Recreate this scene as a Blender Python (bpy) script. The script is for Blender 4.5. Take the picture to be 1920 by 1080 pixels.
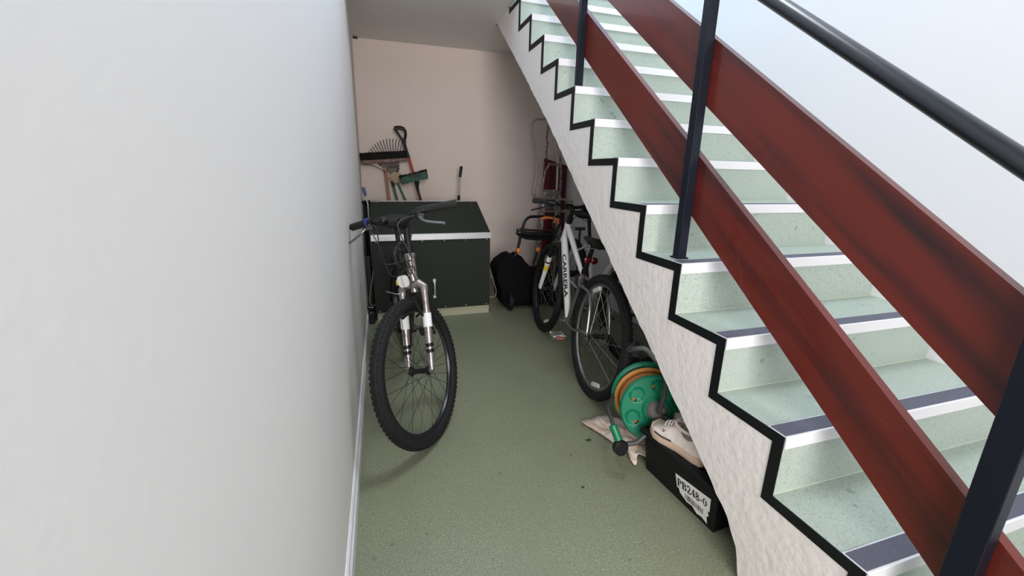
import bpy, math, random
from mathutils import Vector, Matrix, Quaternion
PI = math.pi
random.seed(7)
sc = bpy.context.scene
for o in list(bpy.data.objects):
    bpy.data.objects.remove(o)
COL = sc.collection

# ------------------------------------------------------------------ camera
cd = bpy.data.cameras.new('camera'); cam = bpy.data.objects.new('camera', cd); COL.objects.link(cam)
F_PX = 764.2
cd.sensor_width = 36.0; cd.lens = F_PX / 1920 * 36.0
cd.shift_x = 12.58 / 1920; cd.shift_y = -21.78 / 1920
cd.clip_start = 0.02
RR = Vector((0.95782, -0.28669, 0.01955)); UU = Vector((0.05309, 0.24340, 0.96847)); FW = Vector((0.28241, 0.92659, -0.24836))
m = Matrix((RR, UU, -FW)).transposed().to_4x4(); m.translation = Vector((0, 0, 1.1839))
cam.matrix_world = m
sc.camera = cam

# ------------------------------------------------------------------ world, lights, exposure
w = bpy.data.worlds.new('world'); sc.world = w; w.use_nodes = True
bg = w.node_tree.nodes['Background']; bg.inputs[0].default_value = (0.75, 0.86, 1.0, 1); bg.inputs[1].default_value = 1.0
sc.view_settings.view_transform = 'Standard'; sc.view_settings.look = 'None'
sc.view_settings.exposure = 0.0; sc.view_settings.gamma = 1.0; sc.view_settings.use_curve_mapping = False

def area(name, loc, target, sx, sy, energy, color):
    l = bpy.data.lights.new(name, 'AREA'); l.shape = 'RECTANGLE'; l.size = sx; l.size_y = sy
    l.energy = energy; l.color = color
    o = bpy.data.objects.new(name, l); COL.objects.link(o); o.location = loc
    d = Vector(target) - Vector(loc); o.rotation_euler = d.to_track_quat('-Z', 'Y').to_euler()
    return o
# daylight through the glazed entrance behind the camera, and through the stair window on the upper floor
ent = area('entrance_daylight', (-0.15, -1.90, 1.65), (0.40, 4.3, 1.3), 2.0, 1.6, 77.0, (1.0, 0.925, 0.90))
ent.data.spread = math.radians(125)
area('stair_window_daylight', (1.0, 4.85, 3.95), (1.15, 1.0, 1.4), 1.5, 1.3, 92.0, (0.34, 0.62, 1.0))
area('overhead_fill_light', (1.35, 1.55, 4.7), (0.9, 1.3, 0), 0.8, 1.7, 78.0, (0.86, 0.93, 1.0))  # added overhead fill, brightens left wall, treads and near floor; no fixture modelled

# ------------------------------------------------------------------ material helpers
def mat(name, col, rough=0.6, metal=0.0, coat=0.0, noise=None, bump=None, spec=0.5):
    """noise=(scale, colour2, lo, hi[, stretch]) ; bump=(scale, strength[, dist])"""
    m = bpy.data.materials.new(name); m.use_nodes = True
    nt = m.node_tree; b = nt.nodes['Principled BSDF']
    b.inputs['Base Color'].default_value = (*col, 1); b.inputs['Roughness'].default_value = rough
    b.inputs['Metallic'].default_value = metal; b.inputs['Coat Weight'].default_value = coat
    b.inputs['Specular IOR Level'].default_value = spec
    tc = nt.nodes.new('ShaderNodeTexCoord')
    if noise:
        mp = nt.nodes.new('ShaderNodeMapping'); nt.links.new(tc.outputs['Object'], mp.inputs[0])
        if len(noise) > 4: mp.inputs['Scale'].default_value = noise[4]
        if len(noise) > 5:
            m0 = nt.nodes.new('ShaderNodeMapping'); m0.inputs['Rotation'].default_value = (noise[5], 0, 0)
            nt.links.new(tc.outputs['Object'], m0.inputs[0]); nt.links.new(m0.outputs[0], mp.inputs[0])
        n = nt.nodes.new('ShaderNodeTexNoise'); n.inputs['Scale'].default_value = noise[0]; n.inputs['Detail'].default_value = 4
        nt.links.new(mp.outputs[0], n.inputs['Vector'])
        r = nt.nodes.new('ShaderNodeMapRange'); r.inputs[1].default_value = noise[2]; r.inputs[2].default_value = noise[3]
        nt.links.new(n.outputs['Fac'], r.inputs[0])
        mx = nt.nodes.new('ShaderNodeMix'); mx.data_type = 'RGBA'
        mx.inputs[6].default_value = (*col, 1); mx.inputs[7].default_value = (*noise[1], 1)
        nt.links.new(r.outputs[0], mx.inputs[0]); nt.links.new(mx.outputs[2], b.inputs['Base Color'])
    if bump:
        n2 = nt.nodes.new('ShaderNodeTexNoise'); n2.inputs['Scale'].default_value = bump[0]; n2.inputs['Detail'].default_value = 3
        nt.links.new(tc.outputs['Object'], n2.inputs['Vector'])
        bp = nt.nodes.new('ShaderNodeBump'); bp.inputs['Strength'].default_value = bump[1]
        bp.inputs['Distance'].default_value = bump[2] if len(bump) > 2 else 0.002
        nt.links.new(n2.outputs['Fac'], bp.inputs['Height']); nt.links.new(bp.outputs[0], b.inputs['Normal'])
    return m

def vinyl(name, base, dark, light):
    m = mat(name, base, 0.42)
    nt = m.node_tree; b = nt.nodes['Principled BSDF']
    tc = nt.nodes.new('ShaderNodeTexCoord')
    def ns(scale, detail=2):
        n = nt.nodes.new('ShaderNodeTexNoise'); n.inputs['Scale'].default_value = scale; n.inputs['Detail'].default_value = detail
        nt.links.new(tc.outputs['Object'], n.inputs['Vector']); return n
    def rng(n, a, c):
        r = nt.nodes.new('ShaderNodeMapRange'); r.inputs[1].default_value = a; r.inputs[2].default_value = c
        nt.links.new(n.outputs['Fac'], r.inputs[0]); return r
    def mix(f, c1, c2, k=1.0):
        mx = nt.nodes.new('ShaderNodeMix'); mx.data_type = 'RGBA'
        mu = nt.nodes.new('ShaderNodeMath'); mu.operation = 'MULTIPLY'; mu.inputs[1].default_value = k
        nt.links.new(f.outputs[0], mu.inputs[0]); nt.links.new(mu.outputs[0], mx.inputs[0])
        if hasattr(c1, 'outputs'): nt.links.new(c1.outputs[2], mx.inputs[6])
        else: mx.inputs[6].default_value = (*c1, 1)
        mx.inputs[7].default_value = (*c2, 1); return mx
    a = mix(rng(ns(230), .53, .66), base, dark, .75)
    c = mix(rng(ns(180), .58, .70), a, light, .6)
    d = mix(rng(ns(3.5, 5), .45, .75), c, tuple(x * .8 for x in base), .45)
    # a few worn scuffs
    e = mix(rng(ns(28, 1), .72, .78), d, tuple(x * .35 for x in base), .5)
    nt.links.new(e.outputs[2], b.inputs['Base Color'])
    return m

WALLC = (0.78, 0.745, 0.71)
M = {}
M['wall'] = mat('wall_paint', WALLC, 0.62, noise=(1.3, (0.73, 0.715, 0.69), .5, .8), bump=(60, .18))
M['wallright'] = mat('wall_paint_cool_white', (0.77, 0.79, 0.81), 0.6, noise=(1.3, (0.73, 0.75, 0.77), .5, .8), bump=(60, .18))
M['wallback'] = mat('wall_paint_beige', (0.86, 0.75, 0.68), 0.75, noise=(2, (0.81, 0.71, 0.64), .4, .8), bump=(70, .2))
M['ceil'] = mat('ceiling_plaster', (0.82, 0.81, 0.78), 0.55, bump=(9, .5, .006))
M['stringer'] = mat('stringer_paint', (0.84, 0.80, 0.77), 0.5, noise=(14, (0.78, 0.73, 0.69), .62, .76), bump=(34, .6, .006))
M['floor'] = vinyl('floor_vinyl', (0.215, 0.232, 0.150), (0.075, 0.088, 0.05), (0.45, 0.46, 0.33))
M['step'] = vinyl('stair_vinyl', (0.42, 0.495, 0.44), (0.24, 0.30, 0.23), (0.56, 0.61, 0.51))
M['trim'] = mat('trim_paint', (0.72, 0.72, 0.73), 0.45, noise=(12, (0.55, 0.52, 0.50), .58, .7, (1, .2, 3)))
M['black_band'] = mat('black_paint', (0.006, 0.007, 0.008), 0.45, spec=.22)
M['nosing'] = mat('nosing_white', (0.80, 0.80, 0.82), 0.35)
M['grip'] = mat('grip_strip_grey', (0.085, 0.085, 0.12), 0.55, noise=(300, (0.13, 0.13, 0.17), .5, .7))
M['seam'] = mat('pale_seam', (0.62, 0.69, 0.56), 0.5)
M['wood'] = mat('red_brown_wood', (0.120, 0.0150, 0.009), 0.33, coat=.3, spec=.35, noise=(4.0, (0.030, 0.009, 0.010), .46, .70, (1, .30, 4.0), -math.radians(38)), bump=(40, .1))
M['post'] = mat('post_paint', (0.006, 0.008, 0.015), 0.40, spec=.22)
M['rail'] = mat('rail_paint', (0.007, 0.009, 0.014), 0.30, spec=.6)
M['chest'] = mat('chest_green_grey', (0.021, 0.027, 0.020), 0.62, bump=(400, .15), spec=.22)
M['alu'] = mat('aluminium', (0.72, 0.72, 0.74), 0.35, 0.6)
M['chrome'] = mat('chrome', (0.70, 0.69, 0.67), 0.22, 1.0)
M['plinth'] = mat('chest_plinth', (0.42, 0.42, 0.30), 0.6)
M['rubber'] = mat('tyre_rubber', (0.012, 0.012, 0.013), 0.62, noise=(60, (0.022, 0.022, 0.021), .45, .7), bump=(160, .5, .003), spec=.3)
M['tread'] = mat('tyre_tread', (0.011, 0.011, 0.012), 0.65, bump=(220, .9, .004), spec=.3)
M['black'] = mat('black_plastic', (0.008, 0.008, 0.009), 0.42, spec=.35)
M['blackmatt'] = mat('black_foam', (0.010, 0.010, 0.010), 0.85, bump=(300, .4))
M['cable'] = mat('cable_black', (0.012, 0.012, 0.012), 0.35)
M['fork_grey'] = mat('fork_grey_metal', (0.40, 0.36, 0.34), 0.3, 0.7, noise=(40, (0.22, 0.20, 0.19), .45, .7))
M['frame_silver'] = mat('frame_silver', (0.20, 0.20, 0.20), 0.32, 0.7)
M['white'] = mat('white_lacquer', (0.78, 0.77, 0.75), 0.3, coat=.3)
M['whitetape'] = mat('white_tape', (0.80, 0.80, 0.82), 0.6)
M['lever'] = mat('lever_grey', (0.25, 0.25, 0.25), 0.35, 0.9)
M['steel'] = mat('spoke_steel', (0.30, 0.30, 0.30), 0.35, 1.0)
M['spoke_black'] = mat('spoke_black', (0.035, 0.035, 0.035), 0.4, 0.6)
M['rim_black'] = mat('rim_black', (0.02, 0.02, 0.022), 0.3, 0.4)
M['rim_alu'] = mat('rim_dull_alu', (0.25, 0.245, 0.24), 0.4, 0.8)
M['reflector'] = mat('reflector_clear', (0.75, 0.75, 0.73), 0.25)
M['redrefl'] = mat('reflector_red', (0.09, 0.006, 0.010), 0.2)
M['amber'] = mat('reflector_amber', (0.35, 0.09, 0.03), 0.3)
M['orange'] = mat('orange_plastic', (0.80, 0.22, 0.045), 0.45)
M['blue'] = mat('blue_plastic', (0.03, 0.045, 0.42), 0.4)
M['bluegrip'] = mat('blue_handle', (0.05, 0.09, 0.22), 0.5)
M['yellow'] = mat('yellow_tag', (0.75, 0.60, 0.05), 0.5)
M['green'] = mat('reel_green', (0.0, 0.185, 0.095), 0.45, noise=(6, (0.0, 0.15, 0.075), .5, .8))
M['greenpole'] = mat('green_pole', (0.0, 0.16, 0.065), 0.4)
M['greendark'] = mat('green_broom_head', (0.006, 0.085, 0.05), 0.6, noise=(12, (0.008, 0.02, 0.02), .5, .62))
M['hose'] = mat('hose_orange', (0.66, 0.285, 0.07), 0.5, noise=(30, (0.5, 0.2, 0.05), .5, .7))
M['tube'] = mat('reel_tube_grey', (0.055, 0.058, 0.058), 0.45, 0.3)
M['hub'] = mat('reel_hub_grey', (0.13, 0.12, 0.115), 0.6)
M['crate'] = mat('crate_black', (0.006, 0.006, 0.007), 0.55, spec=.25)
M['label'] = mat('paper_label', (0.78, 0.77, 0.74), 0.7)
M['ink'] = mat('label_ink', (0.02, 0.02, 0.02), 0.7)
M['shoe'] = mat('shoe_leather', (0.72, 0.64, 0.59), 0.5, noise=(30, (0.58, 0.50, 0.45), .5, .75), bump=(50, .2))
M['sole'] = mat('shoe_sole', (0.56, 0.42, 0.32), 0.65)
M['lining'] = mat('shoe_lining', (0.25, 0.19, 0.17), 0.9)
M['cloth'] = mat('cloth_peach', (0.58, 0.43, 0.34), 0.85, noise=(16, (0.74, 0.66, 0.57), .45, .6), bump=(40, .6, .004))
M['broomwood'] = mat('broom_wood', (0.42, 0.24, 0.14), 0.6, noise=(20, (0.32, 0.17, 0.09), .4, .7, (4, 4, .4)))
M['broomblock'] = mat('broom_block', (0.20, 0.12, 0.10), 0.7, noise=(50, (0.36, 0.25, 0.22), .5, .65))
M['bristle'] = mat('bristle_black', (0.010, 0.008, 0.008), 0.9, bump=(260, 1.0, .006))
M['redpole'] = mat('red_pole', (0.42, 0.012, 0.015), 0.35)
M['darkredpole'] = mat('dark_red_pole', (0.05, 0.014, 0.014), 0.45)
M['tine'] = mat('rake_tine', (0.055, 0.045, 0.04), 0.45, 0.6)
M['mop'] = mat('mop_beige', (0.46, 0.35, 0.22), 0.9, bump=(60, .8, .006))
M['red'] = mat('red_paint', (0.20, 0.008, 0.014), 0.5)
M['dirtalu'] = mat('spattered_aluminium', (0.20, 0.19, 0.18), 0.55, 0.4, noise=(45, (0.55, 0.52, 0.46), .53, .62))
M['dulltube'] = mat('dull_metal_tube', (0.50, 0.46, 0.41), 0.38, 0.55)
M['bag'] = mat('black_fabric', (0.005, 0.005, 0.006), 0.95, bump=(90, .5, .004), spec=.15)
M['leaf'] = mat('leaf_dark', (0.02, 0.04, 0.015), 0.8)
M['pane'] = mat('window_glass', (0.9, 0.95, 1.0), 0.05); M['pane'].node_tree.nodes['Principled BSDF'].inputs['Transmission Weight'].default_value = 1.0

# ------------------------------------------------------------------ mesh helpers
class MB:
    def __init__(s): s.v = []; s.f = []; s.mi = []; s.cur = 0
    def add(s, vs, fs):
        b = len(s.v); s.v += [Vector(x) for x in vs]
        for f in fs: s.f.append([b + i for i in f]); s.mi.append(s.cur)
        return s
    def box(s, lo, hi, M_=None, taper=None):
        x0, y0, z0 = lo; x1, y1, z1 = hi
        vs = [Vector(q) for q in ((x0,y0,z0),(x1,y0,z0),(x1,y1,z0),(x0,y1,z0),(x0,y0,z1),(x1,y0,z1),(x1,y1,z1),(x0,y1,z1))]
        if M_: vs = [M_ @ q for q in vs]
        return s.add(vs, [(0,3,2,1),(4,5,6,7),(0,1,5,4),(1,2,6,5),(2,3,7,6),(3,0,4,7)])
    def bbox(s, lo, hi, b=0.004, M_=None):
        """box with chamfered edges"""
        x0, y0, z0 = lo; x1, y1, z1 = hi
        def ring(z, i):
            return [(x0+b+i, y0+i, z), (x1-b-i, y0+i, z), (x1-i, y0+b+i, z), (x1-i, y1-b-i, z), (x1-b-i, y1-i, z), (x0+b+i, y1-i, z), (x0+i, y1-b-i, z), (x0+i, y0+b+i, z)]
        vs = ring(z0, b) + ring(z0+b, 0) + ring(z1-b, 0) + ring(z1, b)
        if M_: vs = [M_ @ Vector(q) for q in vs]
        fs = [tuple(reversed(range(8))), tuple(range(24, 32))]
        for k in range(3):
            for i in range(8): j = (i+1) % 8; fs.append((k*8+i, k*8+j, k*8+8+j, k*8+8+i))
        return s.add(vs, fs)
    def prism(s, poly, axis, a, b):
        """polygon (2D list) extruded along axis from a to b"""
        def P(q, t):
            return {0: (t, q[0], q[1]), 1: (q[0], t, q[1]), 2: (q[0], q[1], t)}[axis]
        n = len(poly)
        vs = [P(q, a) for q in poly] + [P(q, b) for q in poly]
        fs = [tuple(range(n)), tuple(reversed(range(n, 2*n)))] + [(i, n+i, n+(i+1) % n, (i+1) % n) for i in range(n)]
        return s.add(vs, fs)
    def tube(s, pts, r, n=10, closed=False, caps=True, flat=None):
        pts = [Vector(q) for q in pts]; k = len(pts)
        rs = r if isinstance(r, (list, tuple)) else [r]*k
        tang = []
        for i in range(k):
            if closed: t = pts[(i+1) % k] - pts[i-1]
            elif i == 0: t = pts[1]-pts[0]
            elif i == k-1: t = pts[-1]-pts[-2]
            else: t = (pts[i+1]-pts[i]).normalized() + (pts[i]-pts[i-1]).normalized()
            tang.append(t.normalized())
        u = tang[0].orthogonal().normalized()
        if flat is not None:
            u = (Vector(flat) - tang[0]*Vector(flat).dot(tang[0])).normalized()
        vs = []
        for i in range(k):
            if i: u = (u - tang[i]*u.dot(tang[i])).normalized()
            v = tang[i].cross(u)
            for j in range(n):
                a = 2*PI*j/n
                ru = rs[i]; rv = rs[i]
                if isinstance(rs[i], tuple): ru, rv = rs[i]
                vs.append(pts[i] + u*math.cos(a)*ru + v*math.sin(a)*rv)
        fs = []
        for i in range(k if closed else k-1):
            a = i*n; b = ((i+1) % k)*n
            for j in range(n):
                q = (j+1) % n; fs.append((a+j, a+q, b+q, b+j))
        if caps and not closed:
            fs.append(tuple(reversed(range(n)))); fs.append(tuple(range((k-1)*n, k*n)))
        return s.add(vs, fs)
    def lathe(s, prof, n=32, M_=None, closed=False):
        """prof list of (r, h); axis = local Z"""
        vs = []
        for r_, h in prof:
            for j in range(n):
                a = 2*PI*j/n; q = Vector((r_*math.cos(a), r_*math.sin(a), h))
                vs.append(M_ @ q if M_ else q)
        fs = []; k = len(prof)
        for i in range(k if closed else k-1):
            a = i*n; b = ((i+1) % k)*n
            for j in range(n): q = (j+1) % n; fs.append((a+j, a+q, b+q, b+j))
        if not closed:
            if prof[0][0] > 1e-6: fs.append(tuple(reversed(range(n))))
            if prof[-1][0] > 1e-6: fs.append(tuple(range((k-1)*n, k*n)))
        return s.add(vs, fs)
    def ball(s, c, r, sc_=(1,1,1), n=12, M_=None):
        vs = []; fs = []
        for i in range(n+1):
            t = PI*i/n
            for j in range(2*n):
                a = PI*j/n
                q = Vector((r*math.sin(t)*math.cos(a)*sc_[0], r*math.sin(t)*math.sin(a)*sc_[1], r*math.cos(t)*sc_[2])) 
                if M_: q = M_ @ q
                vs.append(q + Vector(c))
        for i in range(n):
            for j in range(2*n): q = (j+1) % (2*n); fs.append((i*2*n+j, (i+1)*2*n+j, (i+1)*2*n+q, i*2*n+q))
        return s.add(vs, fs)
    def build(s, name, mats, parent=None, smooth=True, angle=35, recalc=True):
        import bmesh
        me = bpy.data.meshes.new(name); me.from_pydata([tuple(q) for q in s.v], [], s.f)
        mats = mats if isinstance(mats, (list, tuple)) else [mats]
        for q in mats: me.materials.append(q)
        for p_, i in zip(me.polygons, s.mi): p_.material_index = i
        bm = bmesh.new(); bm.from_mesh(me)
        bmesh.ops.remove_doubles(bm, verts=bm.verts, dist=1e-6)
        if recalc: bmesh.ops.recalc_face_normals(bm, faces=bm.faces)
        bm.to_mesh(me); bm.free()
        if smooth:
            for p_ in me.polygons: p_.use_smooth = True
            me.set_sharp_from_angle(angle=math.radians(angle))
        o = bpy.data.objects.new(name, me); COL.objects.link(o)
        if parent: o.parent = parent
        return o

def thing(name, label, cat, loc=(0,0,0), rotz=0.0, group=None):
    o = bpy.data.objects.new(name, None); COL.objects.link(o); o.empty_display_size = .1
    o.location = loc; o.rotation_euler = (0, 0, rotz)
    return tag(o, label, cat, group)
def tag(o, label, cat, group=None):
    o['label'] = label; o['category'] = cat
    if group: o['group'] = group
    return o
def struct(o): o['kind'] = 'structure'; return o
def smooth_path(pts, n=6, closed=False):
    """Catmull-Rom through pts"""
    P = [Vector(q) for q in pts]; out = []
    k = len(P); rngs = range(k) if closed else range(k-1)
    for i in rngs:
        if closed: a, b, c, d = P[i-1], P[i], P[(i+1) % k], P[(i+2) % k]
        else: a = P[max(i-1, 0)]; b = P[i]; c = P[i+1]; d = P[min(i+2, k-1)]
        for j in range(n):
            t = j/n
            out.append(.5*((2*b) + (c-a)*t + (2*a-5*b+4*c-d)*t*t + (3*b-a-3*c+d)*t**3))
    if not closed: out.append(P[-1])
    return out
def fillet(pts, r, n=5):
    P = [Vector(q) for q in pts]; out = [P[0]]
    for i in range(1, len(P)-1):
        a = P[i-1]-P[i]; b = P[i+1]-P[i]; ra = min(r, a.length*.45, b.length*.45)
        s0 = P[i]+a.normalized()*ra; s1 = P[i]+b.normalized()*ra
        for j in range(n+1):
            t = j/n; out.append(s0*(1-t)**2 + P[i]*2*t*(1-t) + s1*t*t)
    out.append(P[-1]); return out
def text_mesh(body, size, name, material, parent, matrix, bold=0.0, ext=0.0003):
    cu = bpy.data.curves.new(name+'_c', 'FONT'); cu.body = body; cu.size = size; cu.extrude = ext; cu.offset = bold
    cu.align_x = 'CENTER'; cu.align_y = 'CENTER'
    to = bpy.data.objects.new(name+'_t', cu); COL.objects.link(to)
    dg = bpy.context.evaluated_depsgraph_get(); dg.update()
    me = bpy.data.meshes.new_from_object(to.evaluated_get(dg)); me.name = name
    bpy.data.objects.remove(to)
    me.materials.clear(); me.materials.append(material)
    me.transform(matrix)
    o = bpy.data.objects.new(name, me); COL.objects.link(o)
    if parent: o.parent = parent
    return o

def blob(mb, c, r, M_=None, n=14, seed=0, amp=.04, box=.55):
    """rounded super-ellipsoid with slight irregularity"""
    rn = random.Random(seed); ph = [rn.uniform(0, 6) for _ in range(6)]
    vs = []; fs = []
    for i in range(n+1):
        t = PI*i/n
        for j in range(2*n):
            a = PI*j/n
            f = lambda v: math.copysign(abs(v)**box, v)
            d = 1+amp*(math.sin(3*a+ph[0]+2*t)+math.sin(5*t+ph[1]+a)*.7)
            vs.append(Vector((c[0]+r[0]*f(math.sin(t))*f(math.cos(a))*d, c[1]+r[1]*f(math.sin(t))*f(math.sin(a))*d, c[2]+r[2]*f(math.cos(t))*d)))
    for i in range(n):
        for j in range(2*n): q = (j+1) % (2*n); fs.append((i*2*n+j, (i+1)*2*n+j, (i+1)*2*n+q, i*2*n+q))
    return mb.add(vs, fs)

# ------------------------------------------------------------------ dimensions
XS = 0.971; WD = 0.98; XR = XS + WD
XL = -0.150; YB = 4.35; ZC = 2.34; YF = -2.0; YU = 5.0; ZU = 5.0
Y1 = 0.6653; Z1 = 0.5305; G = 0.229; R = 0.18; OV = 0.011
KTOP = 12
ZL = Z1 + (KTOP-1)*R; YL = Y1 + (KTOP-1)*G     # landing

# ------------------------------------------------------------------ room
YH = -.45; XH = -2.0
struct(MB().box((XH-.2, YF-.2, -.15), (XR+.2, YU+.2, 0)).build('floor', M['floor'], smooth=False))
mb = MB(); prof = [(XL, YH), (XL, 3.3), (XL-.023, YB), (XL-.023, YU+.2), (XL-.25, YU+.2), (XL-.25, YH)]
mb.prism(prof, 2, 0, ZU); struct(mb.build('wall_left', M['wall'], smooth=False))
struct(MB().box((XR, YF-.2, 0), (XR+.2, YU+.2, ZU)).build('wall_right', M['wallright'], smooth=False))
struct(MB().box((XL-.023, YB, 0), (XR, YB+.15, ZC)).build('wall_back', M['wallback'], smooth=False))
# upper-floor slab over the corridor and behind the top step
struct(MB().box((XL-.023, 3.02, ZC), (XS, YU+.0, ZL)).build('ceiling', M['ceil'], smooth=False))
struct(MB().box((XS, 3.58, ZC), (XR, YU+.0, ZL-.001)).build('ceiling_landing', M['ceil'], smooth=False))
struct(MB().box((XH-.2, YF-.2, ZU), (XR+.2, YU+.2, ZU+.1)).build('ceiling_upper', M['ceil'], smooth=False))
# upper rear wall with window opening
WX0, WX1, WZ0, WZ1 = .2, 1.8, 3.25, 4.65
mb = MB()
mb.box((XL-.023, YU, ZL), (WX0, YU+.15, ZU)).box((WX1, YU, ZL), (XR, YU+.15, ZU)).box((WX0, YU, ZL), (WX1, YU+.15, WZ0)).box((WX0, YU, WZ1), (WX1, YU+.15, ZU))
struct(mb.build('wall_upper', M['wall'], smooth=False))
mb = MB(); t = .05
for a, b in (((WX0, WZ0), (WX1, WZ0+t)), ((WX0, WZ1-t), (WX1, WZ1)), ((WX0, WZ0+t), (WX0+t, WZ1-t)), ((WX1-t, WZ0+t), (WX1, WZ1-t)), (((WX0+WX1)/2-.025, WZ0+t), ((WX0+WX1)/2+.025, WZ1-t))):
    mb.box((a[0], YU+.04, a[1]), (b[0], YU+.10, b[1]))
win = struct(mb.build('window_1', M['trim'], smooth=False))
MB().box((WX0+t, YU+.065, WZ0+t), (WX1-t, YU+.072, WZ1-t)).build('pane', M['pane'], win, smooth=False)
# front wall with glazed door opening behind the camera
DX0, DX1, DZ1 = -1.25, .95, 2.55
struct(MB().box((XH-.2, YH, 0), (XL-.25, YH+.15, ZU)).build('wall_hall', M['wall'], smooth=False))
struct(MB().box((XH-.2, YF-.15, 0), (XH, YH, ZU)).build('wall_hall_side', M['wall'], smooth=False))
mb = MB().box((XH, YF-.15, 0), (DX0, YF, ZU)).box((DX1, YF-.15, 0), (XR, YF, ZU)).box((DX0, YF-.15, DZ1), (DX1, YF, ZU))
struct(mb.build('wall_front', M['wall'], smooth=False))
mb = MB()
for a, b in (((DX0, 0), (DX1, .9)), ((DX0, DZ1-.08), (DX1, DZ1)), ((DX0, .9), (DX0+.08, DZ1-.08)), ((DX1-.08, .9), (DX1, DZ1-.08))):
    mb.box((a[0], YF-.10, a[1]), (b[0], YF-.05, b[1]))
dr = struct(mb.build('door_1', M['trim'], smooth=False))
MB().box((DX0+.08, YF-.08, .9), (DX1-.08, YF-.072, DZ1-.08)).build('glass', M['pane'], dr, smooth=False)

# baseboard on the left wall: a board with a thin cable cover on top, stopping short of the corner
mb = MB(); mb.prism([(XL, 0), (XL+.014, 0), (XL+.014, .062), (XL+.008, .07), (XL, .07)], 1, YH, 2.38)
mb.prism([(XL, .076), (XL+.009, .076), (XL+.009, .094), (XL+.004, .10), (XL, .10)], 1, YH, 2.38)
struct(mb.build('baseboard_left', M['trim'], smooth=False))
mb = MB(); mb.prism([(XL-.0, 0), (XL+.010, 0), (XL+.010, .085), (XL-.0, .09)], 1, 2.40, 3.28)
struct(mb.build('trim_1', M['trim'], smooth=False))

# ------------------------------------------------------------------ staircase
st = thing('staircase', 'white-sided concrete staircase with pale green vinyl steps and black stepped edge line', 'staircase', (XS+WD/2, .207, 0))
SO = st.location
def sb(mb, name, mt, **k):
    for q in mb.v: q -= SO
    return mb.build(name, mt, st, **k)
soff = [(.715, 0), (.742, .10), (.79, .165), (.964, .315), (1.14, .455), (1.315, .597), (1.57, .805), (1.832, 1.017), (2.10, 1.24), (2.36, 1.452), (2.75, 1.747), (3.132, 2.031), (3.56, 2.34)]
# densify soffit edge with slight unevenness
rs = random.Random(3); sof2 = []
for i in range(len(soff)-1):
    a, b = soff[i], soff[i+1]; n = max(2, int(math.hypot(b[0]-a[0], b[1]-a[1])/.03))
    for j in range(n):
        t = j/n; e = rs.uniform(-.0022, .0022)
        sof2.append((a[0]+(b[0]-a[0])*t + (e if sof2 else 0), a[1]+(b[1]-a[1])*t - (e if sof2 else 0)))
sof2.append(soff[-1])
prof = []
for k in range(-1, KTOP+1):
    yr = Y1+(k-1)*G+OV; zt = Z1+(k-1)*R-.004
    zb = Z1+(k-2)*R-.004 if k > -1 else 0
    prof += [(yr, zb), (yr, zt)]
prof += [(3.60, ZL-.004), (3.60, ZC)] + list(reversed(sof2))
mb = MB().prism(prof, 0, XS, XR-.001)
sb(mb, 'flight', M['stringer'], smooth=False)
# painted black stepped band on the side face
T = .030
def bandpts(off):
    pts = []
    for k in range(-1, KTOP+1):
        yn = Y1+(k-1)*G; zt = Z1+(k-1)*R
        zb = Z1+(k-2)*R if k > -1 else 0
        o_ = 0 if off == 0 else off
        pts += [(yn+OV*.3+o_, max(zb-o_, 0)), (yn+OV*.3+o_, zt-o_)]
    pts.append((3.42, ZL-off)); return pts
a = bandpts(0); b = bandpts(T); mb = MB()
for i in range(len(a)-1):
    q = [a[i], a[i+1], b[i+1], b[i]]
    vs = [(XS-.0025, y, z) for y, z in q] + [(XS+.001, y, z) for y, z in q]
    mb.add(vs, [(0,1,2,3), (7,6,5,4), (0,4,5,1), (1,5,6,2), (2,6,7,3), (3,7,4,0)])
sb(mb, 'edge_band', M['black_band'], smooth=False)
for k in range(-1, KTOP+1):
    yn = Y1+(k-1)*G; zt = Z1+(k-1)*R; zb = max(Z1+(k-2)*R, 0)
    yend = yn+G+OV if k < KTOP else YU
    if k == KTOP: yend = 3.6
    tr = sb(MB().box((XS, yn+.004, zt-.004), (XR-.002, yend, zt)), 'tread', M['step'], smooth=False)
    sb(MB().box((XS, yn+OV-.003, zb), (XR-.002, yn+OV+.001, zt-.004)), 'riser', M['step'], smooth=False)
    nb = MB().prism([(yn, zt-.034), (yn+OV-.003, zt-.034), (yn+OV-.003, zt-.004), (yn+.055, zt-.001), (yn+.055, zt+.0018), (yn+.001, zt+.0018), (yn, zt+.0005)], 0, XS+.002, XR-.03)
    o = sb(nb, 'nosing', M['nosing'], smooth=False); o.parent = tr
    o = sb(MB().box((XS+.004, yn+.006, zt+.001), (XR-.03, yn+.051, zt+.0034)), 'grip_strip', M['grip'], smooth=False); o.parent = tr
    if k > -1:
        o = sb(MB().box((XS+.002, yn+OV-.0055, zb+.0), (XR-.002, yn+OV-.003, zb+.0013)), 'seam', M['seam'], smooth=False); o.parent = tr

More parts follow.
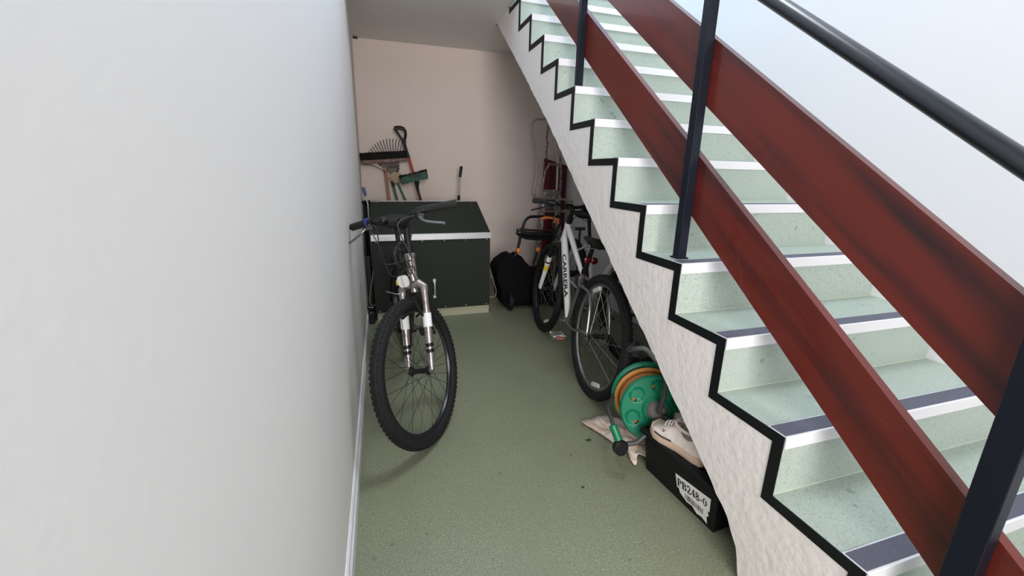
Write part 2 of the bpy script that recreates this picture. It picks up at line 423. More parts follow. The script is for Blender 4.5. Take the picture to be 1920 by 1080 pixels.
# ------------------------------------------------------------------ railing
rl = thing('stair_railing', 'black steel stair railing with two broad red-brown wooden boards and black top rail', 'railing', (1.05, .33, .17))
RO = rl.location
def rb(mb, name, mt, **k):
    for q in mb.v: q -= RO
    return mb.build(name, mt, rl, **k)
PX0, PX1 = 1.018, 1.052
for yc, kk in ((.337, -1), (1.218, 3), (2.135, 7)):
    zb = Z1+(kk-1)*R + .001
    zt = 1.642 + .773*(yc-1.0)
    hy = .0165 if kk != -1 else .022
    rb(MB().bbox((PX0, yc-hy, zb), (PX1, yc+hy, zt), .0015), 'post', M['post'], smooth=False)
    rb(MB().bbox((PX0-.006, yc-hy-.006, zb), (PX1+.006, yc+hy+.006, zb+.005), .001), 'post_foot', M['post'], smooth=False)
def board(name, sb_, ib, st_, it, y0, y1, x0=1.053, x1=1.078):
    """z = i + s*(y-1) for bottom and top edge"""
    mb = MB(); n = 24
    for i in range(n):
        ya = y0+(y1-y0)*i/n; yb = y0+(y1-y0)*(i+1)/n
        vs = []
        for y in (ya, yb):
            zl = ib+sb_*(y-1); zh = it+st_*(y-1)
            vs += [(x0, y, zl), (x1, y, zl), (x1, y, zh), (x0, y, zh)]
        fs = [(0,1,5,4), (1,2,6,5), (2,3,7,6), (3,0,4,7)]
        if i == 0: fs.append((0,3,2,1))
        if i == n-1: fs.append((4,5,6,7))
        mb.add(vs, fs)
    return rb(mb, name, M['wood'], smooth=False)
board('lower_board', .787, .885, .790, 1.088, -.05, 3.9)
board('upper_board', .769, 1.253, .755, 1.458, -.05, 3.9)
pts = [(1.035, y, 1.654+.772*(y-1)) for y in (-.1, 1, 2, 3, 3.9)]
rb(MB().tube(pts, [(.024, .018)]*5, 14, flat=(1, 0, 0)), 'handrail', M['rail'])

# ------------------------------------------------------------------ bicycles
AX = Vector((-.326, 0, .945)).normalized()
def wheel(parent, name, c, R_, S, rimm, spokem, nsp=32, th_=.0013, hubm=None, hubw=.05, refl=None, tw=.025, tread=None, seed=0):
    """S maps frame-space points (steering)"""
    def X(mb):
        for i, q in enumerate(mb.v): mb.v[i] = S(q + c)
        return mb
    rr_ = R_-2*tw*.93      # rim outer
    Rm = Matrix(((1,0,0,0),(0,0,1,0),(0,1,0,0),(0,0,0,1)))   # lathe axis -> local y
    rim = X(MB().lathe([(rr_+.002, -.012), (rr_+.004, -.0125), (rr_-.001, -.009), (rr_-.014, -.0085), (rr_-.019, 0), (rr_-.014, .0085), (rr_-.001, .009), (rr_+.004, .0125), (rr_+.002, .012)], 64, Rm, closed=True)).build(name, rimm, parent)
    prof = []
    for i in range(18):
        a = 2*PI*i/18
        rad = tw*(1.0 if abs(math.sin(a)) < .95 else .98)
        prof.append((R_-tw+rad*math.cos(a), rad*.98*math.sin(a)))
    ty = MB(); ty.lathe(prof, 96, Rm, closed=True)
    # tread blocks
    nb = 84
    for i in range(nb):
        for side, ww, off in ((-1, .007, 0), (1, .007, .5), (0, .006, .25)):
            a0 = 2*PI*(i+off)/nb; a1 = a0+2*PI/nb*.62
            th = side*.55
            rc = R_-tw+math.cos(th)*(tw+.0006); yc = math.sin(th)*(tw+.0006)
            vs = []
            for a in (a0, a1):
                for dr in (-.0025, th_):
                    for dy in (-ww, ww):
                        vs.append(((rc+dr-abs(dy+side*.0)*abs(side)*.25)*math.cos(a), yc+dy, (rc+dr-abs(side)*.25*abs(dy))*math.sin(a)))
            ty.add(vs, [(0,1,3,2), (4,6,7,5), (0,4,5,1), (2,3,7,6), (0,2,6,4), (1,5,7,3)])
    X(ty).build('tyre', M['tread'], rim)
    hb = MB().lathe([(.005, -hubw-.012), (.009, -hubw-.012), (.009, -hubw), (.021, -hubw+.004), (.021, -hubw+.010), (.012, -hubw+.016), (.012, hubw-.016), (.021, hubw-.010), (.021, hubw-.004), (.009, hubw), (.009, hubw+.012), (.005, hubw+.012)], 20, Rm)
    X(hb).build('hub', hubm or M['black'], rim)
    for i in range(nsp):
        side = 1 if i % 2 else -1
        aR = 2*PI*i/nsp
        cross = .95 if (i//2) % 2 else -.95
        aH = aR + cross
        p0 = Vector((.019*math.cos(aH), side*(hubw-.007), .019*math.sin(aH))); p1 = Vector(((rr_-.017)*math.cos(aR), side*.003, (rr_-.017)*math.sin(aR)))
        X(MB().tube([p0, p1], .0011, 5, caps=False)).build('spoke', spokem, rim)
    if refl:
        for a, my in refl:
            r0, r1 = R_*.70, R_*.84
            d = Vector((math.cos(a), 0, math.sin(a))); t_ = Vector((-math.sin(a), 0, math.cos(a)))
            mbr = MB(); mm = Matrix((t_, Vector((0,1,0)), d)).transposed().to_4x4(); mm.translation = d*((r0+r1)/2)
            mbr.bbox((-.045, -.007+my, -.013), (.045, .007+my, .013), .004, mm)
            X(mbr).build('wheel_reflector', M['reflector'], rim)
    return rim

def bicycle(name, label, x, y, yaw, lean, steer, R_, wb, sl, bh, sw, rise, bbx, bbz, C, tw=.025, drop=0):
    """C: dict of materials/features"""
    root = thing(name, label, 'bicycle', (x, y, 0))
    root.rotation_mode = 'QUATERNION'
    root.rotation_quaternion = (Quaternion((0,0,1), yaw) @ Quaternion((1,0,0), lean))
    hub = Vector((wb, 0, R_)); base = hub - .045*Vector((.945, 0, .326))
    q = Quaternion(AX, steer)
    S = lambda v: base + q @ (Vector(v)-base)
    I = lambda v: Vector(v)
    fw = wheel(root, 'front_wheel', hub, R_, S, C['frim'], C['fspoke'], refl=C.get('frefl'), tw=tw, th_=C.get('tread', .0013))
    rw = wheel(root, 'rear_wheel', Vector((0, 0, R_)), R_, I, C['rrim'], C['rspoke'], hubw=.062, refl=C.get('rrefl'), tw=tw, th_=C.get('tread', .0013))
    rh = Vector((0, 0, R_)); bb = Vector((bbx, 0, bbz))
    sdir = Vector((-.29, 0, .957)).normalized()
    stp = bb + sdir*C.get('stl', .42)
    h0_, h1_ = C.get('ht', (.435, .565)); htb = base + AX*h0_; htt = base + AX*h1_; dk = h0_-.435
    # frame
    f = MB()
    f.tube([bb, stp], .0165, 14)
    f.tube([bb-Vector((0,.036,0)), bb+Vector((0,.036,0))], .022, 16)
    for s in (-1, 1):
        f.tube(smooth_path([bb+Vector((-.03, s*.02, 0)), bb+Vector((-.16, s*.035, .003)), rh+Vector((.05, s*.063, .005)), rh+Vector((0, s*.066, 0))], 4), .009, 10)
        f.tube(smooth_path([stp+Vector((.0, s*.012, -.03)), stp+Vector((-.05, s*.04, -.07)), rh+Vector((.08, s*.052, .20)), rh+Vector((0, s*.066, 0))], 5), .0085, 10)
        f.bbox((rh.x-.018, s*.066-.003, rh.z-.022), (rh.x+.025, s*.066+.003, rh.z+.02), .002)
    fr = f.build('frame', C['frame2'], root)
    # top and down tube in the main colour
    d = MB(); e0 = htb+AX*.022; e1 = bb+Vector((.02, 0, .012))
    dt = [e0, e0.lerp(e1, .12), e0.lerp(e1, .5), e0.lerp(e1, .88), e1]
    dw = C.get('dtw', .020)
    d.tube(dt, [(dw*.9, dw*1.2), (dw, dw*1.35), (dw, dw*1.2), (dw*.9, dw), (dw*.85, dw*.85)], 18, flat=(0, 1, 0))
    dtube = d.build('down_tube', C['frame'], fr)
    t0 = htt-AX*.022; t1 = stp - sdir*.035
    tt = MB().tube([t0, t0.lerp(t1, .2)+Vector((0,0,.004)), t0.lerp(t1, .55), t0.lerp(t1, .9), t1], [(.016, .023), (.019, .024), (.017, .019), (.014, .015), (.009, .009)], 16, flat=(0, 1, 0)).build('top_tube', C['frame'], fr)
    MB().tube([htb-AX*.004, htb+AX*.012, htb+AX*.0125, htt-AX*.0125, htt-AX*.012, htt+AX*.004], [.024, .024, .0215, .0215, .024, .024], 18).build('head_tube', C.get('headm', C['frame']), fr)
    if C.get('lettering'):
        L = C['lettering']
        dirv = (e1-e0).normalized()
        perp = Vector((0, 1, 0)).cross(dirv).normalized()
        if perp.x > 0: perp = -perp
        for s in (1,):
            za = (Vector((0, 1, 0))*.62 + perp*.78).normalized(); ya = za.cross(dirv).normalized(); xa = dirv
            off_ = 1.0/math.sqrt((.62/1.03)**2+(.78/1.32)**2)*dw
            mt = Matrix((xa*2.05, ya, za)).transposed().to_4x4(); mt.translation = e0.lerp(e1, .50)+za*off_
            o = text_mesh(L, .034, 'lettering', M['ink'], None, mt, bold=.0010); o.parent = fr
            # long grey panel behind the letters
    # fork
    crown = S(base+AX*(.405+dk))
    lx = .058
    fk = MB()
    fk.tube([S(base+AX*(.38+dk)), S(htb)], .017, 14)
    lo = []
    for s in (-1, 1):
        ct = base + AX*(.40+dk) + Vector((0, s*lx, 0)) + Vector((.012, 0, 0)); ft = hub + Vector((-.004, s*lx, 0))
        mid = ct.lerp(ft, .30)
        fk.tube([S(base+AX*(.415+dk)+Vector((.008, s*.01, 0))), S(base+AX*(.425+dk)+Vector((.015, s*.035, -.002))), S(ct+AX*.002), S(ct.lerp(ft, .07))], [.020, .019, .018, .0165], 14)
        fk.tube([S(ct), S(mid)], .0145 if C.get('susp') else .0165, 14)
        lo.append((ct, mid, ft))
    fko = fk.build('fork', C['fork'], root)
    for s, (ct, mid, ft) in zip((-1, 1), lo):
        lg = MB().tube([S(mid.lerp(ct, .05)), S(mid.lerp(ft, .06)), S(mid.lerp(ft, .5)), S(mid.lerp(ft, .92)), S(ft)], [.0185, .0185, .017, .0145, .013], 14)
        lg.tube([S(ft+Vector((0, -.006, 0))), S(ft+Vector((0, .006, 0)))], .016, 14)
        lg.build('fork_leg', C['forkleg'], fko)
        if C.get('tape'):
            MB().tube([S(mid.lerp(ft, .03)), S(mid.lerp(ft, .27))], .0200, 16).build('white_tape', M['whitetape'], fko)
            for u in (.56, .66):
                MB().tube([S(mid.lerp(ft, u)+Vector((0, 0, .004))), S(mid.lerp(ft, u+.045))], .0178, 14).build('fork_decal', M['black'], fko)
        if C.get('forkdecal'):
            MB().tube([S(mid.lerp(ft, .12)), S(mid.lerp(ft, .17))], .0187, 14).build('fork_decal', M['redrefl'], fko)
            MB().tube([S(mid.lerp(ft, .25)), S(mid.lerp(ft, .40))], .0184, 14).build('fork_decal', M['yellow'], fko)
        # brake arm
        bp = ct.lerp(ft, .33) + Vector((.02, -s*.008, 0))
        MB().tube([S(bp), S(bp+Vector((.012, -s*.004, .05))), S(bp+Vector((.012, -s*.012, .10)))], [.006, .005, .004], 8).build('brake_arm', M['black'], fko)
        MB().tube([S(bp+Vector((-.03, -s*.014, .012))), S(bp+Vector((.03, -s*.014, .012)))], [.006, .006], 8).build('brake_pad', M['black'], fko)
    if C.get('arch'):
        a0 = [lo[0][1].lerp(lo[0][0], .1)+Vector((.02,0,0)), base+AX*.41+Vector((.03, -.035, 0)), base+AX*.42+Vector((.03, 0, 0)), base+AX*.41+Vector((.03, .035, 0)), lo[1][1].lerp(lo[1][0], .1)+Vector((.02,0,0))]
        MB().tube(smooth_path([S(v) for v in a0], 5), [(.012, .006)]*21, 10).build('brake_arch', C['forkleg'], fko)
    # spacer, stem, bars
    top = base + AX*sl; clamp = top + Vector((.08, 0, .02)) + AX*rise
    stm = MB().tube([S(htt+AX*.004), S(top+AX*.012)], .0165, 14)
    for u in (h1_+.01, h1_+.025, h1_+.04): stm.tube([S(base+AX*u), S(base+AX*(u+.008))], .0205, 14)
    stm.tube([S(top-AX*.004), S(clamp)], [.017, .015], 12)
    stm.tube([S(clamp+Vector((0,-.024,0))), S(clamp+Vector((0,.024,0)))], .0205, 14)
    stm.build('stem', C['stem'], root)
    rz = C.get('riser', .02)
    bp = lambda s: [clamp, clamp+Vector((0, s*.05, 0)), clamp+Vector((-.004, s*.10, rz*.9)), clamp+Vector((-sw*.35, s*bh*.55, rz)), clamp+Vector((-sw, s*bh, rz*.7))]
    pl = list(reversed(bp(-1)))[:-1] + bp(1)
    hbm = MB().tube(smooth_path([S(v) for v in pl], 4), .0115, 12).build('handlebar', C['bar'], root)
    for s in (-1, 1):
        P_ = bp(s); g0 = P_[3].lerp(P_[4], -.02); g1 = P_[4] + (P_[4]-P_[3]).normalized()*.004
        MB().tube([S(g0), S(g0.lerp(g1, .04)), S(g0.lerp(g1, .5)), S(g0.lerp(g1, .96)), S(g1)], [.016, .0175, .0165, .0175, .015], 16).build('grip', M['blackmatt'], hbm)
        sh = P_[2].lerp(P_[3], .62); dr_ = (P_[3]-P_[2]).normalized()
        MB().tube([S(sh-dr_*.02), S(sh+dr_*.02)], .019, 14).bbox((-.02, -.02, -.02), (.022, .02, .006), .006, Matrix.Translation(S(sh+Vector((.02, 0, -.014))))).build('shifter', C.get('shifter', M['black']), hbm)
        cl = P_[2].lerp(P_[3], .45)
        lev = [cl, cl+Vector((.035, s*.012, -.018)), cl+Vector((.058, s*.04, -.038)), cl+Vector((.055, s*.085, -.055)), cl+Vector((.050, s*.115, -.064)), cl+Vector((.058, s*.128, -.072))]
        MB().tube(smooth_path([S(v) for v in lev], 4), [(.0058, .0045)]*21, 8).build('brake_lever', C['lever'], hbm)
        if C.get('bluering') and s == -1:
            rr0 = P_[3].lerp(P_[2], .10); MB().tube([S(rr0-dr_*.008), S(rr0+dr_*.008)], .0205, 16).build('blue_ring', M['blue'], hbm)
        # cables
        tgt = [base+AX*.50+Vector((.045, s*.012, 0)), base+AX*.40+Vector((.02, s*.03, 0))]
        cpts = [cl+Vector((.03, -s*.01, -.01)), cl+Vector((.085, -s*.07, -.03)), tgt[0]+Vector((.06, s*.06, .03)), tgt[0], tgt[1]]
        MB().tube(smooth_path([S(v) for v in cpts], 7), .0026, 6).build('brake_cable', M['cable'], hbm)
        cpts = [sh+Vector((.03, 0, -.02)), sh+Vector((.07, -s*.05, -.10)), base+AX*.46+Vector((.09, s*.05, 0)), base+AX*.47+Vector((.03, -s*.03, 0)), bb+Vector((.25, 0, .2))]
        MB().tube(smooth_path([S(v) if i < 4 else v for i, v in enumerate(cpts)], 7), .0024, 6).build('gear_cable', C.get('gearcable', M['cable']), hbm)
    # seat post and saddle
    sp1 = bb + sdir*C.get('sth', .585)
    MB().tube([stp-sdir*.01, sp1], .0135, 14).tube([stp-sdir*.012, stp+sdir*.012], .0195, 14).build('seat_post', M['black'], root)
    sd = MB(); sc0 = sp1+Vector((-.01, 0, .03)); prof = [(-.135, .078, .030), (-.125, .086, .036), (-.09, .085, .034), (-.04, .066, .030), (.01, .040, .026), (.06, .026, .024), (.11, .022, .022), (.135, .016, .018)]
    ring = []
    for xx, hw, hh in prof:
        rr1 = []
        for j in range(14):
            a = 2*PI*j/14; yy = math.cos(a)*hw; zz = math.sin(a); zz = zz*hh*(.55 if zz > 0 else 1.0)
            if zz < 0: yy *= .9; 
            rr1.append(sc0+Vector((xx, yy, zz + (.010 if xx < -.09 else 0))))
        ring.append(rr1)
    vs = [v for r1 in ring for v in r1]; fs = [tuple(reversed(range(14))), tuple(range(7*14, 8*14))]
    for i in range(7):
        for j in range(14): q2 = (j+1) % 14; fs.append((i*14+j, i*14+q2, (i+1)*14+q2, (i+1)*14+j))
    sdo = sd.add(vs, fs).build('saddle', M['blackmatt'], root, angle=60)
    MB().tube([sc0+Vector((-.11, .022, -.02)), sc0+Vector((-.03, .022, -.042)), sc0+Vector((.03, .022, -.042)), sc0+Vector((.10, .008, -.012))], .0035, 6).tube([sc0+Vector((-.11, -.022, -.02)), sc0+Vector((-.03, -.022, -.042)), sc0+Vector((.03, -.022, -.042)), sc0+Vector((.10, -.008, -.012))], .0035, 6).build('saddle_rail', M['steel'], sdo)
    # crankset
    ca = C.get('crank', -.9); Rm = Matrix(((1,0,0,0),(0,0,1,0),(0,1,0,0),(0,0,0,1)))
    cm = MB(); cv = Vector((math.cos(ca), 0, math.sin(ca)))*.170
    cm.tube([bb+Vector((0,-.062,0)), bb+Vector((0,.062,0))], .011, 12)
    cm.tube([bb+Vector((0,-.060,0)), bb+cv+Vector((0,-.078,0))], [(.014,.008), (.010,.006)], 10)
    cm.tube([bb+Vector((0,.060,0)), bb-cv+Vector((0,.078,0))], [(.014,.008), (.010,.006)], 10)
    mr = Matrix.Translation(bb+Vector((0,-.048,0))) @ Rm
    cm.lathe([(.075,-.002), (.092,-.002), (.092,.002), (.075,.002)], 44, mr, closed=True)
    for i in range(5):
        a = 2*PI*i/5+ca; cm.tube([bb+Vector((0,-.048,0)), bb+Vector((.078*math.cos(a), -.048, .078*math.sin(a)))], [(.012,.004), (.008,.004)], 8)
    for i in range(44):
        a = 2*PI*i/44; c_ = bb+Vector((.0935*math.cos(a), -.048, .0935*math.sin(a)))
        cm.tube([c_+Vector((0,-.0015,0)), c_+Vector((0,.0015,0))], .003, 5)
    cko = cm.build('crankset', C['crankm'], root)
    for s, pc in ((-1, bb+cv+Vector((0,-.12,0))), (1, bb-cv+Vector((0,.12,0)))):
        pm = MB().tube([pc+Vector((0, s*-.045, 0)), pc+Vector((0, s*.045, 0))], .007, 8)
        for dx in (-.034, .034):
            pm.bbox((pc.x+dx-.007, pc.y-.045, pc.z-.011), (pc.x+dx+.007, pc.y+.045, pc.z+.011), .003)
            for j in range(6): yy = pc.y-.04+j*.016; pm.box((pc.x+dx-.005, yy-.003, pc.z+.010), (pc.x+dx+.005, yy+.003, pc.z+.015)) 
        for yy in (-.045, .037): pm.bbox((pc.x-.034, pc.y+yy, pc.z-.008), (pc.x+.034, pc.y+yy+.008, pc.z+.008), .002)
        po = pm.build('pedal', M['black'] if C.get('pedalblack', True) else M['chrome'], cko)
        MB().bbox((pc.x+.0412, pc.y-.022, pc.z-.006), (pc.x+.0435, pc.y+.022, pc.z+.006), .0008).bbox((pc.x-.0435, pc.y-.022, pc.z-.006), (pc.x-.0412, pc.y+.022, pc.z+.006), .0008).build('pedal_reflector', M['amber'], cko)
    # sprockets, derailleur, chain
    cs = MB()
    for i, r_ in enumerate((.050, .044, .038, .032, .026)):
        cs.lathe([(.018, -.001), (r_, -.001), (r_, .001), (.018, .001)], 30, Matrix.Translation(rh+Vector((0, -.030-.004*i, 0))) @ Rm, closed=True)
    cs.build('sprockets', M['steel'], root)
    MB().tube([rh+Vector((.0, -.070, -.02)), rh+Vector((.01, -.075, -.055)), rh+Vector((.035, -.052, -.09)), rh+Vector((.05, -.048, -.15))], [.008, .010, .010, .007], 8).lathe([(.002, -.004), (.020, -.004), (.020, .004), (.002, .004)], 20, Matrix.Translation(rh+Vector((.035, -.044, -.09))) @ Rm).lathe([(.002, -.004), (.020, -.004), (.020, .004), (.002, .004)], 20, Matrix.Translation(rh+Vector((.05, -.044, -.15))) @ Rm).build('derailleur', C['crankm'], root)
    yy = -.046
    MB().tube([rh+Vector((0, yy, .042)), bb+Vector((0, yy, .092))], (.004), 6).tube([bb+Vector((0, yy, -.092)), rh+Vector((.06, yy, -.16)), rh+Vector((.035, yy, -.17))], .004, 6).build('chain', M['steel'], root)
    root['_'] = 0; del root['_']
    return dict(root=root, S=S, base=base, bb=bb, rh=rh, stp=stp, sdir=sdir, sp1=sp1, hub=hub, frame=fr, clamp=clamp, htb=htb, htt=htt, fork=fko, bar=hbm)

# --- bicycle at the left wall, facing the camera
CB = dict(frim=M['rim_black'], fspoke=M['spoke_black'], rrim=M['rim_black'], rspoke=M['spoke_black'], frame=M['black'], frame2=M['black'], fork=M['fork_grey'], forkleg=M['fork_grey'],
          tape=True, susp=True, headm=M['fork_grey'], ht=(.405, .525), tread=.0002, stem=M['black'], bar=M['black'], lever=M['lever'], bluering=True, crankm=M['black'], crank=.55, riser=.03, dtw=.022, gearcable=M['cable'], sth=.60)
B1 = bicycle('bicycle', 'grey-forked bicycle against the left wall, handlebars and front wheel facing the camera', .1115, 2.704, -1.5122, .0569, -.6519, .3279, 1.0328, .662, .2748, .0685, .0048, .43, .29, CB, tw=.026)
S1, b1 = B1['S'], B1['base']
# steerer head painted grey + front reflector + loose cables
rc = S1(b1+AX*.425+Vector((.062, -.012, 0))); ax1 = (S1(b1+Vector((1,0,0)))-S1(b1)).normalized(); ay1 = (S1(b1+Vector((0,1,0)))-S1(b1)).normalized(); az1 = ax1.cross(ay1)
mt = Matrix((ay1, az1, ax1)).transposed().to_4x4(); mt.translation = rc
refl = MB(); 
pr = []
for i in range(24):
    a = 2*PI*i/24; c_, s_ = math.cos(a), math.sin(a)
    pr.append((.026*math.copysign(abs(c_)**.6, c_), .027*math.copysign(abs(s_)**.6, s_)))
refl.prism(pr, 2, 0, .010); refl.v = [mt @ q for q in refl.v]
rfo = refl.build('front_reflector', M['reflector'], B1['root'])
rl2 = MB(); rl2.box((-.0035, -.025, .0095), (.0035, .025, .0115)); rl2.v = [mt @ q for q in rl2.v]; rl2.build('reflector_rib', M['alu'], rfo)
MB().tube([rc, S1(b1+AX*.425)], .005, 8).build('reflector_bracket', M['black'], rfo)
MB().tube(smooth_path([S1(b1+AX*.375+Vector((.05, -.02, 0))), S1(b1+AX*.375+Vector((.075, -.045, 0))), S1(b1+AX*.385+Vector((.085, -.085, .01))), S1(b1+AX*.40+Vector((.085, -.095, 0)))], 6), .0024, 8).build('brake_noodle', M['lever'], B1['fork'])
MB().tube([S1(b1+AX*.405+Vector((.04, -.060, 0))), S1(b1+AX*.428+Vector((.04, -.060, 0)))], .0055, 10).build('yellow_tag', M['yellow'], B1['fork'])
# coil lock hanging at the stem
cl = []
for i in range(60):
    a = i/60*2*PI*3.0; cl.append(B1['htt']+Vector((.02+.055*math.cos(a), -.03+.02*math.sin(a*.5), .0+.045*math.sin(a)+.02*math.sin(i*.2))))
MB().tube([S1(v) for v in cl], .006, 8).build('coil_lock', M['cable'], B1['root'])
# bell on the bar
cb = S1(B1['clamp']+Vector((.01, -.05, .025)))
MB().ball(cb, .022, (1, 1, .8), 10).build('bell', M['black'], B1['bar'])

# --- white bicycle, rear wheel towards the camera
CA = dict(frim=M['rim_black'], fspoke=M['steel'], rrim=M['rim_alu'], rspoke=M['steel'], frame=M['white'], frame2=M['frame_silver'], fork=M['black'], forkleg=M['white'], forkdecal=True, arch=True, hcover=True,
          susp=True, stem=M['black'], bar=M['black'], lever=M['black'], crankm=M['steel'], crank=.25, riser=.012, dtw=.024, lettering='CARRERA', rrefl=[(-1.9, 0), (1.1, 0)], frefl=[(-2.0, 0)], sth=.545, stl=.37, pedalblack=False)
B2 = bicycle('bicycle', 'white mountain bicycle with black lettering, rear wheel nearest the camera, under the stairs', 1.0448, 1.8231, 1.4664, .118, -.003, .3347, .968, .6607, .2534, -.021, .0027, .4336, .2619, CA)
rp = B2['sp1'] - B2['sdir']*.09 + Vector((-.03, 0, 0))
Rx = Matrix(((0,0,-1,0),(0,1,0,0),(1,0,0,0),(0,0,0,1)))
MB().lathe([(.020, .0), (.022, .004), (.020, .010), (.010, .014), (0, .015)], 20, Matrix.Translation(rp+Vector((0, -.022, 0))) @ Rx).lathe([(.020, .0), (.022, .004), (.020, .010), (.010, .014), (0, .015)], 20, Matrix.Translation(rp+Vector((0, .022, 0))) @ Rx).bbox((rp.x-.002, rp.y-.03, rp.z-.012), (rp.x+.03, rp.y+.03, rp.z+.012), .004).build('tail_light', M['redrefl'], B2['root'])

# --- third bicycle behind it, facing the camera
CC = dict(frim=M['rim_black'], fspoke=M['steel'], rrim=M['rim_black'], rspoke=M['steel'], frame=M['white'], frame2=M['white'], fork=M['black'], forkleg=M['frame_silver'], hcover=True,
          susp=True, stem=M['frame_silver'], bar=M['black'], lever=M['black'], crankm=M['steel'], crank=1.9, dtw=.022)
B3 = bicycle('bicycle', 'dark-wheeled white-framed bicycle furthest under the stairs, mostly hidden', 1.52, 3.10, -1.62, -.03, .25, .3279, 1.02, .60, .24, .03, .0, .43, .28, CC)

# ------------------------------------------------------------------ storage chest at the far end
ct = thing('storage_chest', 'dark green storage chest with sloping lid and pale metal edge strip', 'chest', (.38, 3.5, 0))
CO = Vector((.38, 3.5, 0))
def cbld(mb, name, mt, par=None, **k):
    for i in range(len(mb.v)): mb.v[i] = mb.v[i] - CO
    return mb.build(name, mt, par or ct, **k)
cx0, cx1, cy0, cy1 = -.085, .850, 3.235, 3.76
cbld(MB().box((cx0+.012, cy0+.012, 0), (cx1-.005, cy1-.012, .07)), 'plinth', M['plinth'], smooth=False)
body = MB(); body.prism([(cy0+.006, .07), (cy1, .07), (cy1, .885), (cy0+.006, .668)], 0, cx0, cx1)
body = cbld(body, 'body', M['chest'], smooth=False)
door = cbld(MB().bbox((cx0+.006, cy0, .074), (cx1-.004, cy0+.006, .652), .001), 'front_panel', M['chest'], smooth=False)
lid = MB(); lid.prism([(cy0-.006, .676), (cy0-.004, .690), (cy1+.004, .915), (cy1+.006, .900)], 0, cx0-.003, cx1+.003)
lido = cbld(lid, 'lid', M['chest'], smooth=False)
cbld(MB().prism([(cy1-.006, .9135), (cy1+.009, .9195), (cy1+.009, .895), (cy1+.007, .895)], 0, cx0-.003, cx1+.003), 'rear_trim', M['alu'], lido, smooth=False)
sp_ = MB(); sp_.prism([(cy0-.009, .652), (cy0-.009, .684), (cy0-.003, .697), (cy0+.006, .700), (cy0+.006, .652)], 0, cx0-.004, cx1+.004)
sp_.box((cx0-.004, cy0-.011, .6655), (cx1+.004, cy0-.009, .669))
cbld(sp_, 'edge_strip', M['alu'], smooth=False)
hx, hz0, hz1 = .383, .178, .318
cbld(MB().tube(fillet([(hx, cy0, hz0+.01), (hx, cy0-.024, hz0+.02), (hx, cy0-.024, hz1-.02), (hx, cy0, hz1-.01)], .008), [(.0085, .004)]*14, 10, flat=(1,0,0)).bbox((hx-.013, cy0-.004, hz0-.012), (hx+.013, cy0, hz0+.018), .002).bbox((hx-.013, cy0-.004, hz1-.018), (hx+.013, cy0, hz1+.012), .002), 'handle', M['chrome'], door)
for i in range(6):
    for z in (.085, .642):
        x = cx0+.03+i*(cx1-cx0-.06)/5
        cbld(MB().ball((x, cy0-.0005, z), .0045, (1, .5, 1), 6), 'screw', M['alu'], door)
for i in range(5):
    x = cx0+.05+i*(cx1-cx0-.1)/4
    cbld(MB().ball((x, cy1-.02, .9075), .004, (1, 1, .6), 6), 'screw', M['alu'], lido)
    cbld(MB().ball((x, cy0+.012, .699), .004, (1, 1, .6), 6), 'screw', M['alu'], lido)
for s, xx in ((-1, cx0), (1, cx1)):
    ex = .052 if s > 0 else .040
    cbld(MB().tube(fillet([(xx, 3.25, .42), (xx+s*.004, 3.245, .39), (xx+s*ex, 3.21, .20), (xx+s*(ex-.008), 3.205, .150), (xx, 3.23, .142)], .018), .0045, 8), 'side_rod', M['chrome'])

# ------------------------------------------------------------------ things leaning behind the chest
YT = 4.24; KT = YT/3.8
def W4(x, z, y=YT, ref=3.8):
    """a point measured on a plane y=ref carried to the plane y along the sight line (set-out from the survey)"""
    k = y/ref; return Vector((x*k, y, 1.1839+(z-1.1839)*k))
# wide push broom, head up
bc = thing('push_broom', 'wide push broom with long black bristles, head up against the back wall', 'broom', (.10, YT-.02, 0))
def rel(mb, root, name, mt, par=None, **k):
    L = root.location
    for i in range(len(mb.v)): mb.v[i] = mb.v[i] - L
    return mb.build(name, mt, par or root, **k)
bl, br = W4(-.146, 1.236), W4(.242, 1.270)
dv = (br-bl).normalized(); up = Vector((-dv.z, 0, dv.x))
mm = Matrix((dv, Vector((0, 1, 0)), up)).transposed().to_4x4(); mm.translation = bl
Lb = (br-bl).length
hd = rel(MB().bbox((0, -.028, -.014), (Lb, .028, .020), .006, mm), bc, 'head', M['broomblock'], smooth=False)
bs = MB(); rnd = random.Random(5)
for i in range(62):
    for j in range(4):
        x = .006+i*(Lb-.012)/61; y = -.021+j*.014
        p0 = mm @ Vector((x, y, .018)); p1 = mm @ Vector((x+rnd.uniform(-.006, .006), y+rnd.uniform(-.006, .006), .085+rnd.uniform(-.006, .004)))
        bs.tube([p0, p0.lerp(p1, .6), p1], [.0055, .0062, .0045], 5)
rel(bs, bc, 'bristles', M['bristle'])
h0 = W4(.049, 1.20); h1 = W4(.080, .80); hb_ = Vector((h1.x+.06, YT-.06, .02))
rel(MB().tube([h0, h1, hb_], .0155, 12), bc, 'handle', M['broomwood'])
rel(MB().tube(smooth_path([W4(-.13, 1.222)+Vector((0,-.03,0)), W4(-.06, 1.215)+Vector((0,-.035,0)), W4(.01, 1.188)+Vector((0,-.03,0)), W4(.052, 1.16)+Vector((0,-.02,0))], 5), .004, 6).tube([W4(.17, 1.225)+Vector((0,-.03,0)), W4(.145, 1.165)+Vector((0,-.03,0))], .004, 6), bc, 'brace', M['tine'])
